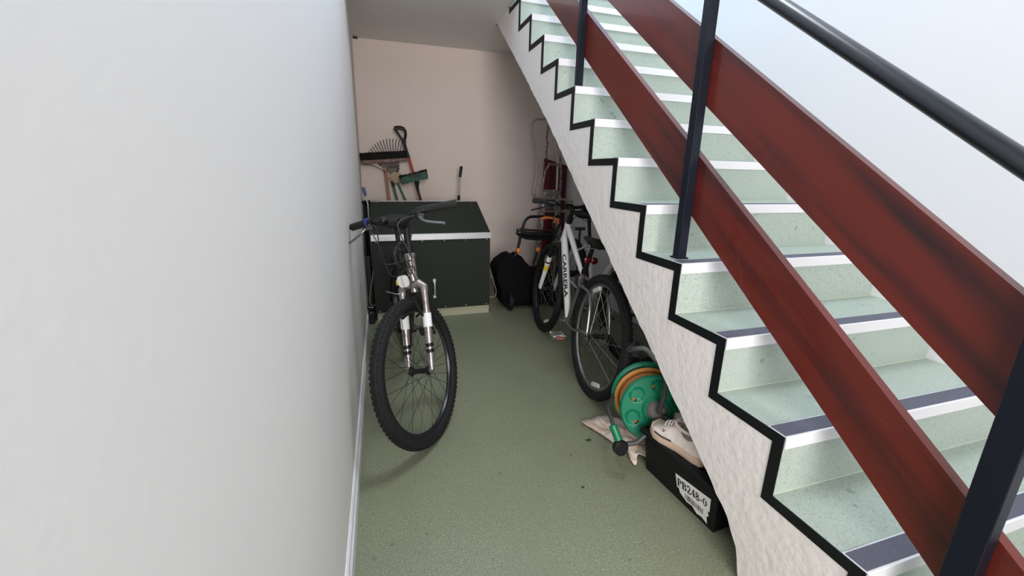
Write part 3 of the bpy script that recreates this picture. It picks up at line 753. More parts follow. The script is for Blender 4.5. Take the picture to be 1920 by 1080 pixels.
# fan rake
rk = thing('leaf_rake', 'wire leaf rake with fanned tines above the broom, green handle', 'rake', (.18, YT+.04, 0))
ro = W4(.125, 1.125, YT+.055); RL = .36
for i in range(15):
    a = math.radians(118 + (-1)*0 + (i-14)*0 ) if False else math.radians(70 + i*(140-70)/14)
    L_ = RL*(1.0 - .10*((i-5)/9)**2 if i > 5 else 1.0)
    tip = ro + Vector((math.cos(a)*L_, 0, math.sin(a)*L_)); mid = ro + Vector((math.cos(a)*L_*.93, 0.0, math.sin(a)*L_*.93))
    rel(MB().tube([ro+Vector((math.cos(a)*.03, 0, math.sin(a)*.03)), mid, tip+Vector((.004, -.022, -.004))], [(.0035, .0016)]*3, 6, flat=(1, 0, 0)), rk, 'tine', M['tine'])
rel(MB().tube([ro+Vector((math.cos(math.radians(t))*.17, -.004, math.sin(math.radians(t))*.17)) for t in range(66, 146, 6)], .004, 6), rk, 'tine_brace', M['tine'])
rel(MB().prism([(ro.x-.022, ro.z-.02), (ro.x+.022, ro.z-.02), (ro.x+.055, ro.z+.085), (ro.x-.065, ro.z+.075)], 1, ro.y-.004, ro.y+.004), rk, 'ferrule', M['tine'], smooth=False)
g2b = W4(.209, .923, YT+.045)
rel(MB().tube([ro+Vector((0, 0, .01)), g2b, Vector((g2b.x+.14, YT-.06, .02))], .0105, 10), rk, 'handle', M['greenpole'])
# mop with beige head
mp = thing('hand_mop', 'small beige mop head on a green pole with black collar', 'mop', (.20, YT-.04, 0))
mc = W4(.136, 1.115, YT-.03)
mh = blob(MB(), mc, (.056, .024, .050), amp=.09, box=.8, seed=3)
rel(mh, mp, 'mop_head', M['mop'])
g1t = W4(.105, 1.085, YT-.03); g1b = W4(.14, .923, YT-.03)
rel(MB().tube([g1t, g1t.lerp(g1b, .28)], .0155, 10), mp, 'collar', M['black'])
rel(MB().tube([g1t.lerp(g1b, .25), g1b, Vector((g1b.x+.16, YT-.09, .02))], .0115, 10), mp, 'handle', M['greenpole'])
# spade with D grip
sd = thing('spade', 'spade with black D-shaped grip and red shaft, standing blade down', 'spade', (.40, YT+.03, 0))
ys = YT-.06
P = lambda x, z, dy=0: W4(x, z, ys+dy)
gp = [P(.213, 1.425), P(.160, 1.500), P(.142, 1.528), P(.190, 1.543), P(.232, 1.520), P(.234, 1.480), P(.222, 1.425)]
gm = MB().tube(smooth_path([gp[0], gp[1], gp[2]], 5), [(.012, .012)]*11, 10)
gm.tube(smooth_path([gp[2]+Vector((0,0,-.004)), gp[3]+Vector((0,0,-.012)), gp[4]+Vector((-.006,0,-.002))], 6), [(.021, .017)]*13, 12)
gm.tube(smooth_path([gp[4]+Vector((-.004,0,0)), gp[5], gp[6]], 5), [(.013, .012)]*11, 10)
gm.tube([P(.217, 1.445), P(.219, 1.41), P(.232, 1.36), P(.256, 1.285)], [.019, .016, .013, .0125], 12)
rel(gm, sd, 'grip', M['black'])
a0, a1 = P(.254, 1.29), P(.345, .923); foot = Vector((.52, ys-.05, .26))
rel(MB().tube([a0, a1, foot], .0125, 12), sd, 'shaft', M['redpole'])
bw = MB(); 
for i in range(9):
    pass
bw.prism([(foot.x-.09, .27), (foot.x+.09, .27), (foot.x+.088, .10), (foot.x+.055, .03), (foot.x, .0), (foot.x-.055, .03), (foot.x-.088, .10)], 1, foot.y-.003, foot.y+.003)
rel(bw, sd, 'blade', M['tine'], smooth=False)
# green broom head
gb = thing('broom', 'dark green broom head with black bristle ends on a dark red pole', 'broom', (.42, YT-.05, 0))
yg = YT-.145
a = W4(.186, 1.088, yg); b_ = W4(.402, 1.142, yg); dv = (b_-a).normalized(); up = Vector((-dv.z, 0, dv.x))
mm = Matrix((dv, Vector((0, 1, 0)), up)).transposed().to_4x4(); mm.translation = a.lerp(b_, .5)
hl = (b_-a).length/2+.01
hm = MB()
pr = [(-hl, -.022), (-hl*.9, -.036), (0, -.030), (hl*.92, -.036), (hl, -.02), (hl*.98, .0), (hl, .022), (hl*.9, .036), (0, .038), (-hl*.8, .034), (-hl, .016)]
hm.prism(pr, 1, -.030, .030); hm.v = [mm @ v for v in hm.v]
rel(hm, gb, 'head', M['greendark'], smooth=False)
bs = MB(); rnd = random.Random(11)
for i in range(34):
    for j in range(3):
        x = -hl*.96+i*(hl*1.92)/33; y = -.020+j*.02
        p0 = mm @ Vector((x, y, -.018)); p1 = mm @ Vector((x*1.05+rnd.uniform(-.003, .003), y*1.2, .042+rnd.uniform(-.004, .010)+.006*abs(x/hl)))
        bs.tube([p0, p1], [.005, .0045], 5)
rel(bs, gb, 'bristles', M['bristle'])
c0 = mm @ Vector((0.02, 0, -.03)); c1 = W4(.318, 1.035, yg); c2 = W4(.346, .923, yg)
rel(MB().tube([c0, c1, c1.lerp(c2, .25)], [.022, .015, .013], 12), gb, 'collar', M['black'])
rel(MB().tube([c1, c2, Vector((c2.x+.16, yg-.04, .02))], .0115, 10), gb, 'pole', M['darkredpole'])
# telescopic pole
tp = thing('telescopic_pole', 'black and chrome telescopic pole standing alone behind the chest right end', 'pole', (.74, YT-.05, 0))
t0, t1, t2 = P(.719, 1.226, -.03), P(.706, 1.128, -.03), P(.694, .955, -.03)
d3 = (t2-t1).normalized()
rel(MB().tube([t0, t0.lerp(t1, .06), t1], [.010, .0145, .0135], 12), tp, 'grip', M['black'])
for s in (-1, 1):
    rel(MB().tube([t1+Vector((s*.0065, 0, .01)), t2+Vector((s*.0065, 0, 0))], .0042, 8), tp, 'rod', M['chrome'])
rel(MB().tube([t2+Vector((0, 0, .012)), t2+d3*.15], .0135, 10), tp, 'socket', M['black'])
rel(MB().tube([t2+d3*.14, Vector((t2.x-.04, YT-.14, .02))], .011, 10), tp, 'tube', M['tine'])
# left corner: blue handled scraper and black dustpan
bh = thing('scraper', 'blue-handled scraper poking up in the corner left of the chest', 'scraper', (-.12, 3.72, 0))
Pb = lambda x, z, y=3.70: W4(x, z, y, 3.6)
rel(MB().tube([Pb(-.1335, 1.040), Pb(-.127, 1.01), Pb(-.119, .970)], [.011, .014, .011], 10), bh, 'grip', M['bluegrip'])
rel(MB().tube([Pb(-.120, .975), Pb(-.105, .90), Vector((-.10, 3.80, .02))], .006, 8), bh, 'rod', M['alu'])
dp = thing('dustpan', 'black long-handled dustpan standing between the chest and the left wall', 'dustpan', (-.115, 3.30, 0))
dm = MB(); dm.bbox((-.140, 3.27, .02), (-.100, 3.31, .53), .006)
rel(dm, dp, 'handle', M['black'], smooth=False)
rel(MB().bbox((-.146, 3.18, .0), (-.092, 3.36, .10), .01), dp, 'pan', M['black'], smooth=False)
rr2 = MB().lathe([(.008, -.002), (.013, -.002), (.013, .002), (.008, .002)], 18, Matrix.Translation((-.112, 3.267, .22)) @ Matrix.Rotation(PI/2, 4, 'X'), closed=True)
rel(rr2, dp, 'ring', M['tine'])
rel(MB().tube(fillet([(-.143, 3.262, .53), (-.143, 3.255, .12), (-.100, 3.25, .115)], .012), .0035, 8), dp, 'wire', M['chrome'])
bk = thing('bucket', 'black bucket corner showing above the chest left end', 'bucket', (-.08, 3.92, 0))
rel(MB().lathe([(.0, .86), (.06, .86), (.085, .90), (.092, .925), (.084, .928), (.075, .87), (0, .868)], 24, Matrix.Translation((-.075, 3.90, -.02))), bk, 'rim', M['black'])
rel(MB().lathe([(0, 0), (.085, 0), (.080, .86), (0, .86)], 20, Matrix.Translation((-.075, 3.90, 0))), bk, 'column', M['tine'])

# ------------------------------------------------------------------ lawnmower
lm = thing('lawnmower', 'black lawnmower with orange lever, coiled cable on the handle and black grass bag', 'lawnmower', (1.2, 3.45, 0))
rel(blob(MB(), (1.22, 3.44, .165), (.25, .20, .155), amp=.012, box=.4), lm, 'deck', M['bag'], angle=50)
gbm = MB(); gbx = [(.925, .37), (.955, .42), (1.03, .470), (1.075, .482), (1.115, .458), (1.143, .476), (1.165, .445), (1.22, .385), (1.24, .30), (1.24, .06), (1.0, .05), (.96, .20), (.93, .28)]
gbm.prism(gbx, 1, 3.27, 3.52); rel(gbm, lm, 'grass_bag', M['bag'], angle=60)
for s, wx, wy in ((1, 1.035, 3.26), (-1, 1.44, 3.28)):
    rel(MB().lathe([(.02, -.02), (.07, -.02), (.082, -.014), (.082, .014), (.07, .02), (.02, .02)], 28, Matrix.Translation((wx, wy, .083)) @ Matrix.Rotation(PI/2, 4, 'Y'), closed=True).lathe([(0,-.012),(.05,-.012),(.05,.012),(0,.012)], 20, Matrix.Translation((wx, wy, .083)) @ Matrix.Rotation(PI/2, 4, 'Y')), lm, 'wheel', M['black'])
Q = lambda x, z, y=3.30: W4(x, z, y, 3.25)
hp = fillet([Q(1.045, .42), Q(1.102, .56), Q(1.125, .70), Q(1.165, .822), Q(1.50, .822, 3.34), Q(1.44, .68), Q(1.36, .40)], .06)
rel(MB().tube(hp, .0125, 12), lm, 'handle', M['black'])
rel(MB().tube([Q(1.285, .56), Q(1.24, .40)], .0125, 10).tube([Q(1.285, .555), Q(1.30, .60)], .010, 8), lm, 'lower_strut', M['black'])
for x, z in ((1.103, .535), (1.282, .538)):
    rel(MB().ball(Q(x, z, 3.275), .020, (1, .7, 1.15), 8), lm, 'knob', M['orange'])
rel(MB().tube([Q(1.292, .800, 3.28), Q(1.34, .812, 3.28), Q(1.40, .808, 3.28), Q(1.455, .790, 3.28)], [(.010, .008), (.014, .010), (.010, .008), (.016, .010)], 10), lm, 'lever', M['orange'])
rel(MB().tube([Q(1.452, .800, 3.28), Q(1.462, .755, 3.28)], [(.012, .008), (.016, .010)], 10).ball(Q(1.425, .775, 3.27), .012, (1, 1, 1), 6), lm, 'trigger', M['orange'])
rn = random.Random(4)
for k in range(9):
    pts = []; cxm, czm = 1.262+rn.uniform(-.006, .006), .686+rn.uniform(-.018, .018); am = rn.uniform(.012, .034)
    for i in range(20):
        a = 2*PI*i/20; u = math.cos(a)
        pts.append(Q(cxm + (.168+.006*(k % 3))*math.copysign(abs(u)**.7, u), czm + am*math.sin(a) - .022*(1-u*u) - .016*u, 3.235+.011*k) + Vector((0, -.012*math.sin(a), 0)))
    rel(MB().tube(smooth_path(pts, 2, True), .0085, 8, closed=True), lm, 'cable', M['cable'])

# ------------------------------------------------------------------ frames and ladder in the far right corner
K6 = lambda x, z, y=4.05: W4(x, z, y, 3.6)
tf = thing('tubular_frame', 'bent metal tubular frame standing tall behind the lawnmower', 'frame', (1.62, 4.08, 0))
fp = [K6(1.60, 1.66), K6(1.43, 1.645), K6(1.325, 1.635), K6(1.312, 1.55), K6(1.355, 1.38), K6(1.386, 1.235), K6(1.370, 1.10), K6(1.355, .99), K6(1.40, .945), K6(1.60, .945)]
rel(MB().tube(fillet(fp, .07, 6), .0110, 10), tf, 'outer_tube', M['dulltube'])
fp = [K6(1.52, 1.64, 4.0), K6(1.535, 1.50, 4.0), K6(1.582, 1.29, 4.0), K6(1.585, 1.00, 4.0), K6(1.625, .945, 4.0), K6(1.76, .925, 4.0)]
rel(MB().tube(fillet(fp, .06, 6), .0130, 10), tf, 'inner_tube', M['dulltube'])
rel(MB().tube([K6(1.60, .945), K6(1.60, .5), K6(1.60, .08)], .0085, 8), tf, 'leg', M['chrome'])
chn = thing('chain', 'dark hanging chain inside the bent chrome frame', 'chain', K6(1.467, 1.62, 4.03))
for k in range(26):
    c_ = K6(1.467+.004*math.sin(k), 1.60-.0215*k, 4.03); r_ = .0155; pts = []
    for i in range(12):
        a = 2*PI*i/12; ux, uz = .0085*math.cos(a), r_*math.sin(a)
        pts.append(c_+ (Vector((ux, 0, uz)) if k % 2 else Vector((ux*.35, ux, uz))))
    rel(MB().tube(pts, .0032, 5, closed=True), chn, 'link', M['tine'])
ld = thing('stepladder', 'paint-spattered aluminium stepladder with dark red back panel in the far corner', 'ladder', (1.68, 3.95, 0))
def K7(x, z, y=3.9): return W4(x, z, y, 3.6)
rel(MB().box((K7(1.455, 0).x, 3.86, K7(0, .86).z), (K7(1.575, 0).x, 3.90, K7(0, 1.032).z)), ld, 'top_step', M['dirtalu'], smooth=False)
for x0, x1, tw_ in ((1.462, 1.40, .018), (1.590, 1.70, .022)):
    a0, a1 = K7(x0, 1.02, 3.90), Vector((x1+.06, 3.80, 0.0))
    d = (a1-a0)
    rel(MB().tube([a0, a1], [(tw_, .030)]*2, 4, flat=(1, 1, 0)), ld, 'rail', M['dirtalu'], smooth=False)
rel(MB().box((K7(1.50, 0).x, 3.92, K7(0, 1.25).z), (K7(1.60, 0).x, 3.94, K7(0, 1.27).z)).tube([K7(1.50, 1.26, 3.93), K7(1.462, 1.20, 3.93), K7(1.44, 1.03, 3.93)], .010, 8).tube([K7(1.60, 1.33, 3.93), K7(1.62, 1.2, 3.93), K7(1.62, .9, 3.93)], [(.022, .008)]*3, 8), ld, 'guard_rail', M['dirtalu'])
for z in (.30, .55, .80):
    rel(MB().box((1.55, 3.80, z), (1.78, 3.89, z+.02)), ld, 'step', M['dirtalu'], smooth=False)
rp_ = thing('red_panel', 'dark red upright panel leaning behind the stepladder in the corner', 'panel', (1.80, 4.10, 0))
rb2 = MB()
rb2.prism([(1.69, 1.33), (1.945, 1.26), (1.945, 0), (1.69, 0)], 1, 4.18, 4.22)
rel(rb2, rp_, 'board', M['red'], smooth=False)
for x in (1.76, 1.86): rel(MB().bbox((x, 4.15, .02), (x+.035, 4.18, 1.26), .004), rp_, 'batten', M['darkredpole'], smooth=False)
pk = thing('grey_pole', 'slim grey pole with cross handle standing under the stairs behind the bicycles', 'pole', (1.62, 3.15, 0))
rel(MB().tube([(1.62, 3.15, .02), (1.62, 3.15, .72)], .011, 10), pk, 'shaft', M['tube'])
rel(MB().tube([(1.575, 3.15, .725), (1.665, 3.15, .725)], .014, 10), pk, 'grip', M['tube'])

# ------------------------------------------------------------------ hose reel
hr = thing('hose_reel', 'green hose reel wound with orange hose beside the black crate', 'hose reel', (1.06, 1.33, 0))
c1 = Vector((1.061, 1.27, .228)); c2 = Vector((1.118, 1.41, .205))
ax = (c1-c2).normalized(); ux = Vector((0,0,1)).cross(ax).normalized(); uy = ax.cross(ux)
def RM(c): 
    m_ = Matrix((ux, uy, ax)).transposed().to_4x4(); m_.translation = c; return m_
def disc(c, r, face, name, cut, n=144, dish=None):
    """dished flange with six oblong openings: polar grid, thickness 4 mm"""
    mb = MB(); mt_ = RM(c)
    radii = [.030, .038, .045, .052, .058, .064, .070, .076, .082, .088, .094, .100, .106, .112, .118, .124, .130, .136, r*.955, r]
    def dz(q, a):
        if not dish: return 0
        v = 0
        for k in range(6):
            a0 = 2*PI*k/6+.42; dx = q*math.cos(a-a0)-.100; dy = q*math.sin(a-a0)
            e = (dx/.030)**2+(dy/.034)**2
            if math.cos(a-a0) > 0 and e < 1: v = -min(1, (1-e)*3.0)*dish
        return v
    def zz(q): 
        if q > r*.97: return face*-.006
        return face*(.010 if q < .055 else .002)
    lay = []
    for t_ in (0, -.0035*face):
        lay.append([[mt_ @ Vector((q*math.cos(2*PI*j/n), q*math.sin(2*PI*j/n), zz(q)+t_+dz(q, 2*PI*j/n))) for j in range(n)] for q in radii])
    vs = [v for L in lay for ring in L for v in ring]; K = len(radii)
    hole = lambda i, j: cut[0] <= (radii[i]+radii[i+1])/2 <= cut[1] and ((j+.5+(cut[4] if len(cut) > 4 else 0)) % (n/cut[2])) < cut[3]
    fs = []
    idx = lambda l, i, j: l*K*n+i*n+(j % n)
    for i in range(K-1):
        for j in range(n):
            if hole(i, j): continue
            fs += [(idx(0,i,j), idx(0,i,j+1), idx(0,i+1,j+1), idx(0,i+1,j)), (idx(1,i,j), idx(1,i+1,j), idx(1,i+1,j+1), idx(1,i,j+1))]
            for (ii, jj, e0, e1) in ((i-1, j, (i,j), (i,j+1)), (i+1, j, (i+1,j), (i+1,j+1)), (i, j-1, (i,j), (i+1,j)), (i, j+1, (i,j+1), (i+1,j+1))):
                if ii < 0 or ii >= K-1 or hole(ii, jj % n):
                    fs.append((idx(0,*e0), idx(0,*e1), idx(1,*e1), idx(1,*e0)))
    mb.add(vs, fs); return rel(mb, hr, name, M['green'], angle=50)
fd = disc(c1, .148, 1, 'flange', (.086, .106, 6, 3.0, -14.5), dish=.009)
rd = disc(c2, .158, 1, 'flange', (.118, .13, 8, 9.0))
for k in range(8):
    a = 2*PI*k/8+.2; d = ux*math.cos(a)+uy*math.sin(a)
    o = rel(MB().tube([c2+ax*.004+d*.07, c2+ax*.004+d*.150], [(.002, .005)]*2, 6), hr, 'rib', M['green']); o.parent = rd
rel(MB().lathe([(.045, 0), (.045, (c1-c2).length)], 32, RM(c2)), hr, 'drum', M['green'])
# wound hose
hs = []; turns = 15; Lh = (c1-c2).length
for lay_, rad_ in ((0, .085), (1, .102), (2, .118)):
    nn = 5 if lay_ < 2 else 4
    for i in range(nn*40):
        t = i/(nn*40); a = 2*PI*nn*t; h = .016+(Lh-.036)*(t if lay_ % 2 == 0 else 1-t)
        hs.append(c2+ax*h+(ux*math.cos(a)+uy*math.sin(a))*(rad_+.003*math.sin(a*.7)))
rel(MB().tube(hs, .0095, 8), hr, 'hose', M['hose'])
lp = []
for i in range(41):
    a = 2*PI*i/40; lp.append(c2+ax*(.030+.014*math.sin(a))+(ux*math.cos(a)*.138+uy*math.sin(a)*.136)-ux*.004)
rel(MB().tube(lp[:-1], .0095, 8, closed=True), hr, 'loose_loop', M['hose'])
rel(MB().lathe([(.0, .036), (.028, .034), (.040, .024), (.045, .006), (.045, -.01)], 32, RM(c1)), hr, 'hub', M['hub'])
rel(MB().lathe([(.046, .0), (.054, .006), (.059, .0)], 32, RM(c1+ax*.008)), hr, 'hub_ring', M['green'])
# tubular stand
off = Vector((-.0, -.075, 0))
n1 = fillet([Vector((1.030, 1.215, .25)), Vector((1.035, 1.20, .34)), Vector((1.033, 1.20, .43)), Vector((.985, 1.205, .488)), Vector((.935, 1.22, .545)), Vector((.908, 1.25, .530)), Vector((.915, 1.30, .50)), Vector((1.10, 1.50, .44)), Vector((1.19, 1.50, .20)), Vector((1.15, 1.52, .02))], .04)
rel(MB().tube(n1, .0095, 10), hr, 'stand_handle', M['tube'])
n2 = fillet([Vector((1.035, 1.205, .215)), Vector((.990, 1.215, .168)), Vector((.944, 1.22, .124)), Vector((.905, 1.23, .122)), Vector((.90, 1.27, .07)), Vector((.97, 1.36, .02))], .03)
rel(MB().tube(n2, .0100, 10), hr, 'stand_leg', M['tube'])
rel(MB().tube(fillet([Vector((.858, 1.235, .155)), Vector((.850, 1.25, .20)), Vector((.885, 1.36, .215)), Vector((.98, 1.46, .20))], .03), .0085, 8), hr, 'stand_leg', M['tube'])
e0 = Vector((.856, 1.215, .158)); e1 = Vector((.846, 1.25, .205))
rel(MB().tube([e0, e1], .017, 12), hr, 'connector', M['greenpole'])
rel(MB().lathe([(0, .014), (.024, .014), (.031, .006), (.031, -.012), (.024, -.018), (0, -.018)], 28, Matrix.Translation((.862, 1.205, .130)) @ Matrix.Rotation(math.radians(72), 4, 'X')), hr, 'end_cap', M['black'])
# black hose end and connector in front of the hub
rel(MB().tube(smooth_path([Vector((1.045, 1.20, .24)), Vector((1.06, 1.17, .235)), Vector((1.075, 1.14, .20)), Vector((1.09, 1.12, .17))], 5), .011, 10), hr, 'tap_hose', M['black'])
rel(MB().tube([Vector((1.045, 1.20, .198)), Vector((1.062, 1.175, .178))], .013, 12), hr, 'connector', M['greenpole'])

# ------------------------------------------------------------------ crate, shoes, cloth
cr = thing('crate', 'black plastic crate with torn white label, tucked under the stairs', 'crate', (1.030, .876, 0), math.radians(5.5))
cw, cl_, chh = .26, .335, .178; tk = .006
def face_taper(mb, tp_=.018):
    for i, v in enumerate(mb.v):
        k = v.z/chh; mb.v[i] = Vector((v.x + (tp_*k)*(-1 if v.x < cw/2 else 1), v.y+(tp_*.6*k)*(-1 if v.y < cl_/2 else 1), v.z))
    return mb
cm = MB()
cm.box((0, 0, 0), (cw, cl_, .006)).box((0, 0, .006), (tk, cl_, chh)).box((cw-tk, 0, .006), (cw, cl_, chh)).box((tk, 0, .006), (cw-tk, tk, chh)).box((tk, cl_-tk, .006), (cw-tk, cl_, chh))
face_taper(cm).build('body', M['crate'], cr, smooth=False)
rm = MB()
for lo, hi in (((-.022, -.022, 0), (.0, cl_+.022, .016)), ((cw, -.022, 0), (cw+.022, cl_+.022, .016)), ((0, -.022, 0), (cw, 0, .016)), ((0, cl_, 0), (cw, cl_+.022, .016))):
    rm.bbox((lo[0]-.008, lo[1]-.008, chh-.012), (hi[0]+.008 if hi[0] < .1 else hi[0]+.008, hi[1]+.008, chh+.006), .003)
rm.build('rim', M['crate'], cr, smooth=False)
gr = MB()
for i in range(12): y = .012+i*(cl_-.024)/11; gr.box((0, y-.0025, chh-.030), (cw, y+.0025, chh-.024))
for i in range(9): x = .012+i*(cw-.024)/8; gr.box((x-.0025, 0, chh-.0305), (x+.0025, cl_, chh-.0245))
gr.build('grid', M['tube'], cr, smooth=False)
gr2 = MB().box((0.0, 0, chh-.060), (cw, cl_, chh-.056)); gr2.build('inner_tray', M['crate'], cr, smooth=False)
# label on the long side; local y runs away from the camera: text reads towards -y
def on_side(y, z, out=.0): return Vector((-.0012-out-.018*z/chh, y, z))
lb = MB(); quad = [(.176, .106), (.018, .126), (.020, .070), (.165, .054)]
n_ = 1; vs = [on_side(y, z, .0004) for y, z in quad] + [on_side(y, z, .0010) for y, z in quad]
lb.add(vs, [(0,1,2,3), (7,6,5,4), (0,4,5,1), (1,5,6,2), (2,6,7,3), (3,7,4,0)])
lbo = lb.build('label', M['label'], cr, smooth=False)
torn = [(.158, .058), (.110, .062), (.028, .072), (.022, .050), (.030, .042), (.026, .014), (.050, .022), (.070, .016), (.092, .030), (.118, .026), (.150, .040)]
lb = MB(); vs = [on_side(y, z, .0002) for y, z in torn] + [on_side(y, z, .0007) for y, z in torn]; n_ = len(torn)
lb.add(vs, [tuple(range(n_)), tuple(reversed(range(n_, 2*n_)))] + [(i, n_+i, n_+(i+1) % n_, (i+1) % n_) for i in range(n_)])
lb.build('torn_label', M['label'], cr, smooth=False)
za = Vector((-1, 0, -.101)).normalized(); xa = Vector((0, -.992, .125)); xa = (xa - za*xa.dot(za)).normalized(); ya = za.cross(xa)
mt = Matrix((xa, ya, za)).transposed().to_4x4(); mt.translation = on_side(.097, .087, .0013)
def serif_text(body, h, name, material, parent, matrix):
    """bold serif capitals and figures built from ribbons: unit cell 1 high"""
    def arc(cx, cy, rx, ry, a0, a1, n=10): return [(cx+rx*math.cos(math.radians(a0+(a1-a0)*i/n)), cy+ry*math.sin(math.radians(a0+(a1-a0)*i/n))) for i in range(n+1)]
    W1, W2 = .17, .07
    G_ = {'P': (.66, [([(.16, 0), (.16, 1)], W1), ([(0, .03), (.34, .03)], W2), ([(0, .97), (.36, .97)], W2), ([(.2, .97)]+arc(.36, .74, .22, .23, 90, -90)+[(.2, .51)], .09), (arc(.38, .74, .18, .17, 60, -60), .15)]),
          'B': (.70, [([(.16, 0), (.16, 1)], W1), ([(0, .03), (.36, .03)], W2), ([(0, .97), (.34, .97)], W2), ([(.2, .97)]+arc(.34, .76, .20, .21, 90, -90)+[(.2, .55)], .08), (arc(.36, .76, .17, .14, 60, -60), .14), ([(.2, .53)]+arc(.38, .28, .23, .25, 90, -90)+[(.2, .03)], .08), (arc(.41, .28, .18, .17, 60, -60), .15)]),
          '2': (.56, [([(.06, .74)]+arc(.26, .74, .19, .22, 150, -20), .12), ([(.44, .68), (.32, .42), (.06, .08)], .11), ([(.04, .06), (.50, .06)], .13), ([(.50, .04), (.53, .24)], .06)]),
          '4': (.56, [([(.38, 0), (.38, 1)], .14), ([(.36, .98), (.03, .34)], .06), ([(.02, .30), (.53, .30)], .11)]),
          '8': (.56, [(arc(.27, .75, .17, .20, 0, 360, 18), .10), (arc(.27, .27, .20, .23, 0, 360, 18), .11)]),
          '-': (.36, [([(.05, .38), (.31, .38)], .12)]),
          '0': (.56, [(arc(.27, .5, .19, .45, 0, 360, 20), .08), ([(.08, .25), (.08, .75)], .12), ([(.46, .25), (.46, .75)], .12)])}
    tot = sum(G_[c][0]+.06 for c in body); x0 = -tot/2; mb = MB()
    for c in body:
        wd_, strokes = G_[c]
        for pts, wd in strokes:
            for (ax_, ay_), (bx_, by_) in zip(pts[:-1], pts[1:]):
                d = Vector((bx_-ax_, by_-ay_)); L_ = d.length
                if L_ < 1e-6: continue
                d /= L_; n_ = Vector((-d.y, d.x))*wd*.68; e = d*wd*.12
                q = [Vector((ax_, ay_))-e+n_, Vector((ax_, ay_))-e-n_, Vector((bx_, by_))+e-n_, Vector((bx_, by_))+e+n_]
                mb.add([matrix @ Vector(((x0+v.x)*h, (v.y-.5)*h, .0002)) for v in q], [(0,1,2,3)])
        x0 += wd_+.06
    return mb.build(name, material, parent, smooth=False, recalc=False)
serif_text('PB248-0', .031, 'lettering', M['ink'], lbo, mt)
bar = MB(); rn = random.Random(2); y = .126
while y > .046:
    w_ = rn.choice((.0012, .002, .0032)); 
    vs = [on_side(y, .034+.12*(.126-y)*.3, .0010), on_side(y-w_, .034+.12*(.126-y)*.3, .0010), on_side(y-w_, .058, .0010), on_side(y, .058, .0010)]
    bar.add(vs, [(0,1,2,3)]); y -= w_+rn.choice((.0015, .0025))
bar.build('barcode', M['ink'], lbo, smooth=False, recalc=False)

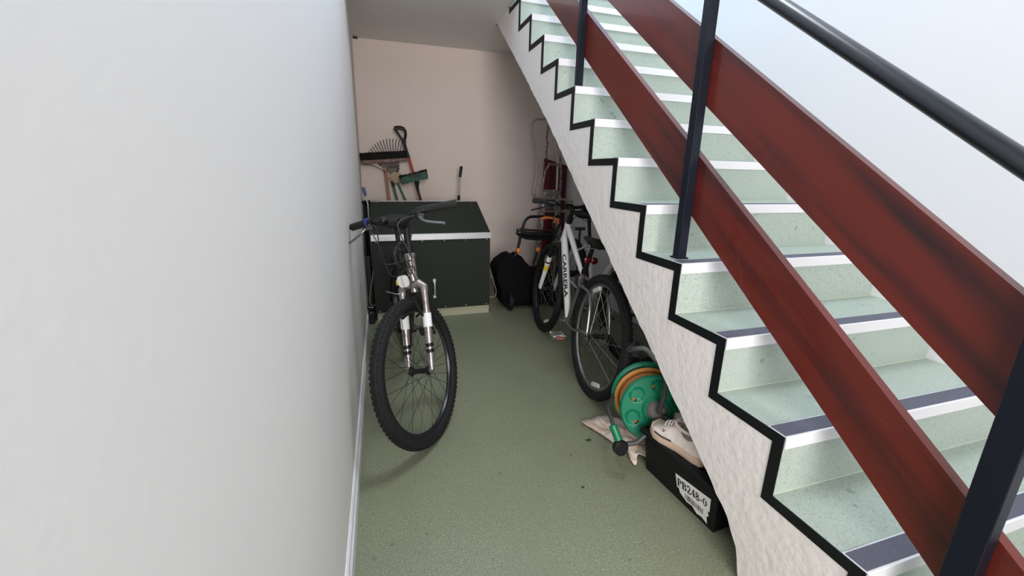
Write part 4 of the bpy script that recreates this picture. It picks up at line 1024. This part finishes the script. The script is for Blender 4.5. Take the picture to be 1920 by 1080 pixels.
def shoe(name, label, loc, rotz, tilt, roll=0, group=None, flip=1):
    t = thing(name, label, 'shoe', loc, rotz, group); t.rotation_euler = (tilt, roll, rotz); t.scale = (1.16, .84, 1.16)
    # local: toe towards +y, sole at z=0
    secs = [(-.135, .020, .030, .075), (-.125, .030, .0, .085), (-.10, .036, .0, .088), (-.06, .036, 0, .082), (-.02, .037, 0, .082), (.02, .042, 0, .078), (.06, .047, 0, .060), (.10, .046, 0, .048), (.128, .036, 0, .038), (.142, .018, 0, .026)]
    n = 20; so = MB(); vs = []; fs = []
    # sole: outline rings
    out = []
    for y, hw, _, _ in secs: out.append((y, hw*1.08, .006*flip*math.sin((y+.13)*9)))
    outline = [(c+h, y) for y, h, c in out] + [(c-h, y) for y, h, c in reversed(out)]
    cxm = 0
    rings = [(.94, 0.0), (1.0, .004), (1.02, .014), (.99, .024), (.96, .027)]
    for sc_, z in rings:
        for x, y in outline: vs.append((x*sc_, y*(.985+.015*sc_), z + (.012*max(0, (y-.07)/.07)**2)*1.0))
    m_ = len(outline)
    for k in range(len(rings)-1):
        for i in range(m_): j = (i+1) % m_; fs.append((k*m_+i, k*m_+j, (k+1)*m_+j, (k+1)*m_+i))
    fs.append(tuple(reversed(range(m_)))); fs.append(tuple(range(4*m_, 5*m_)))
    so.add(vs, fs); so.build('sole', M['sole'], t, angle=60)
    # upper: half rings; open between y=-.11 and .02 at the top
    up = MB(); vs = []; fs = []; K = len(secs); nseg = 16
    for y, hw, zlow, h in secs:
        cx = .006*flip*math.sin((y+.13)*9)
        for j in range(nseg+1):
            a = PI*j/nseg
            x = math.cos(a); z = math.sin(a)
            xx = math.copysign(abs(x)**.75, x)*hw*(1.0-.25*z*(1 if y < .03 else .0)); z2 = .022+abs(z)**.8*(h-.022) + .012*max(0, (y-.07)/.07)**2*(1-z)
            vs.append((cx+xx, y*(1.0 if y > 0 else 1), z2))
    for i in range(K-1):
        for j in range(nseg):
            ymid = (secs[i][0]+secs[i+1][0])/2
            if -.118 < ymid < .0 and 5 <= j <= 10: continue
            a, b = i*(nseg+1)+j, i*(nseg+1)+j+1
            fs.append((a, b, b+nseg+1, a+nseg+1))
    fs.append(tuple(range(nseg+1))); fs.append(tuple(reversed(range((K-1)*(nseg+1), K*(nseg+1)))))
    up.add(vs, fs); uo = up.build('upper', M['shoe'], t, angle=60)
    mod = uo.modifiers.new('s', 'SOLIDIFY'); mod.thickness = .004; mod.offset = -1
    sb_ = uo.modifiers.new('ss', 'SUBSURF'); sb_.levels = 1; sb_.render_levels = 2
    # collar, lining, tongue, laces, side stripe
    MB().tube(smooth_path([(.022, 0.0, .084), (.026, -.05, .084), (.021, -.105, .092), (0, -.125, .094), (-.021, -.105, .092), (-.026, -.05, .084), (-.022, 0.0, .084), (-.010, .022, .086), (.010, .022, .086)], 4, True), .0055, 8, closed=True).build('collar', M['shoe'], t)
    MB().lathe([(0, .030), (.85, .032), (1.0, .080)], 20, Matrix.Translation((0, -.055, 0)) @ Matrix.Diagonal((.026, .060, 1, 1))).build('lining', M['lining'], t)
    tg = MB(); tg.tube([(0, .05, .070), (0, .025, .088), (0, .004, .108)], [(.016, .003), (.020, .004), (.018, .003)], 10, flat=(1,0,0)); tg.build('tongue', M['shoe'], t)
    for k in range(4):
        y = .018+k*.016; z = .090-.45*(y-.018)
        MB().tube(smooth_path([(-.020, y, z-.010), (-.008, y+.004, z+.001), (.008, y-.002, z+.001), (.020, y+.003, z-.010)], 3), .0028, 6).build('lace', M['shoe'], t)
    for s in (-1, 1):
        MB().tube(smooth_path([(s*.0455+.004, .095, .030), (s*.0485+.004, .055, .030), (s*.0445+.006, .01, .031)], 5), [(.0024, .0026)]*11, 6).build('side_line', M['ink'], t)
        MB().tube([(s*.036, .058, .055), (s*.040, .052, .048), (s*.036, .046, .055)], .0016, 5).build('emblem', M['ink'], t)
    return t
shoe('shoe', 'worn cream leather shoe lying on the front of the black crate', (1.040, 1.092, .180), math.radians(13), 0.0, 0, 'cream shoes on the crate')
shoe('shoe', 'second cream shoe, mostly hidden behind the first one on the crate', (1.170, 1.125, .181), math.radians(-2), 0.0, 0, 'cream shoes on the crate', -1)

# cloth on the floor
def sheet(name, label, cat, outline, h, seed, mt):
    rn = random.Random(seed); cx = sum(q[0] for q in outline)/len(outline); cy = sum(q[1] for q in outline)/len(outline)
    mb = MB(); n = len(outline)*5; ring = []
    P2 = smooth_path([(x, y, z) for x, y, z in outline], 5, True)
    K = 7; vs = []
    for k in range(1, K+1):
        f = k/K
        for i, q in enumerate(P2):
            x = cx+(q.x-cx)*f; y = cy+(q.y-cy)*f
            z = .006 + h*(1-f**2)*(.5+.5*math.sin(x*61+seed)*math.cos(y*47+seed*2)) + q.z*f**3 + .006*abs(math.sin(x*95+y*130))
            vs.append((x, y, z))
    m_ = len(P2); fs = []
    vs.append((cx, cy, h*.8)); c_ = len(vs)-1
    for i in range(m_): fs.append((c_, i, (i+1) % m_))
    for k in range(K-1):
        for i in range(m_): j = (i+1) % m_; fs.append((k*m_+i, (k+1)*m_+i, (k+1)*m_+j, k*m_+j))
    mb.add(vs, fs); o = mb.build(name, mt, None, angle=25)
    md = o.modifiers.new('s', 'SOLIDIFY'); md.thickness = .003; md.offset = 1
    return tag(o, label, cat)
sheet('cloth', 'crumpled peach cloth on the floor under the hose reel', 'cloth', [(.882, 1.562, .0), (.93, 1.565, .004), (.985, 1.572, .006), (1.06, 1.545, .01), (1.085, 1.46, .012), (1.115, 1.36, .008), (1.085, 1.265, .008), (1.035, 1.245, .004), (.992, 1.262, .02), (.967, 1.232, .0), (.953, 1.248, .002), (.968, 1.30, .012), (.957, 1.335, .002), (.945, 1.385, .0), (.920, 1.46, 0)], .035, 3, M['cloth'])
for k, (x, y, s_) in enumerate(((.853, 1.437, .012), (.694, 1.183, .006))):
    lf = MB(); pts = [(x+s_*math.cos(a)*(1+.4*math.sin(3*a)), y+s_*.8*math.sin(a)*(1+.3*math.cos(2*a))) for a in [2*PI*i/12 for i in range(12)]]
    lf.prism(pts, 2, .0005, .003)
    o = lf.build('leaf_scrap', M['leaf'], None, smooth=False)
    tag(o, ['dark leaf scrap on the green floor near the cloth', 'smallest dark fleck of debris in the middle of the floor'][k], 'debris')
# dark bag behind the rear wheel
gbk = thing('bag', 'dark grey holdall under the stairs behind the bicycle rear wheels', 'bag', (1.79, 1.98, 0))
rel(blob(MB(), (1.79, 1.98, .15), (.13, .20, .145), amp=.03), gbk, 'body', mat('dark_grey_fabric', (.03, .03, .034), .9), angle=60)
rel(MB().tube(smooth_path([(1.71, 1.95, .27), (1.73, 1.94, .35), (1.80, 1.95, .37), (1.86, 1.97, .27)], 5), .009, 8), gbk, 'strap', M['cable'])
# insect-sized dark fixing at the ceiling corner
o = MB().bbox((-.165, YB-.03, ZC-.012), (-.125, YB-.005, ZC), .003).build('cable_clip', M['black'], None, smooth=False)
tag(o, 'tiny dark clip in the corner where back wall meets ceiling', 'clip')
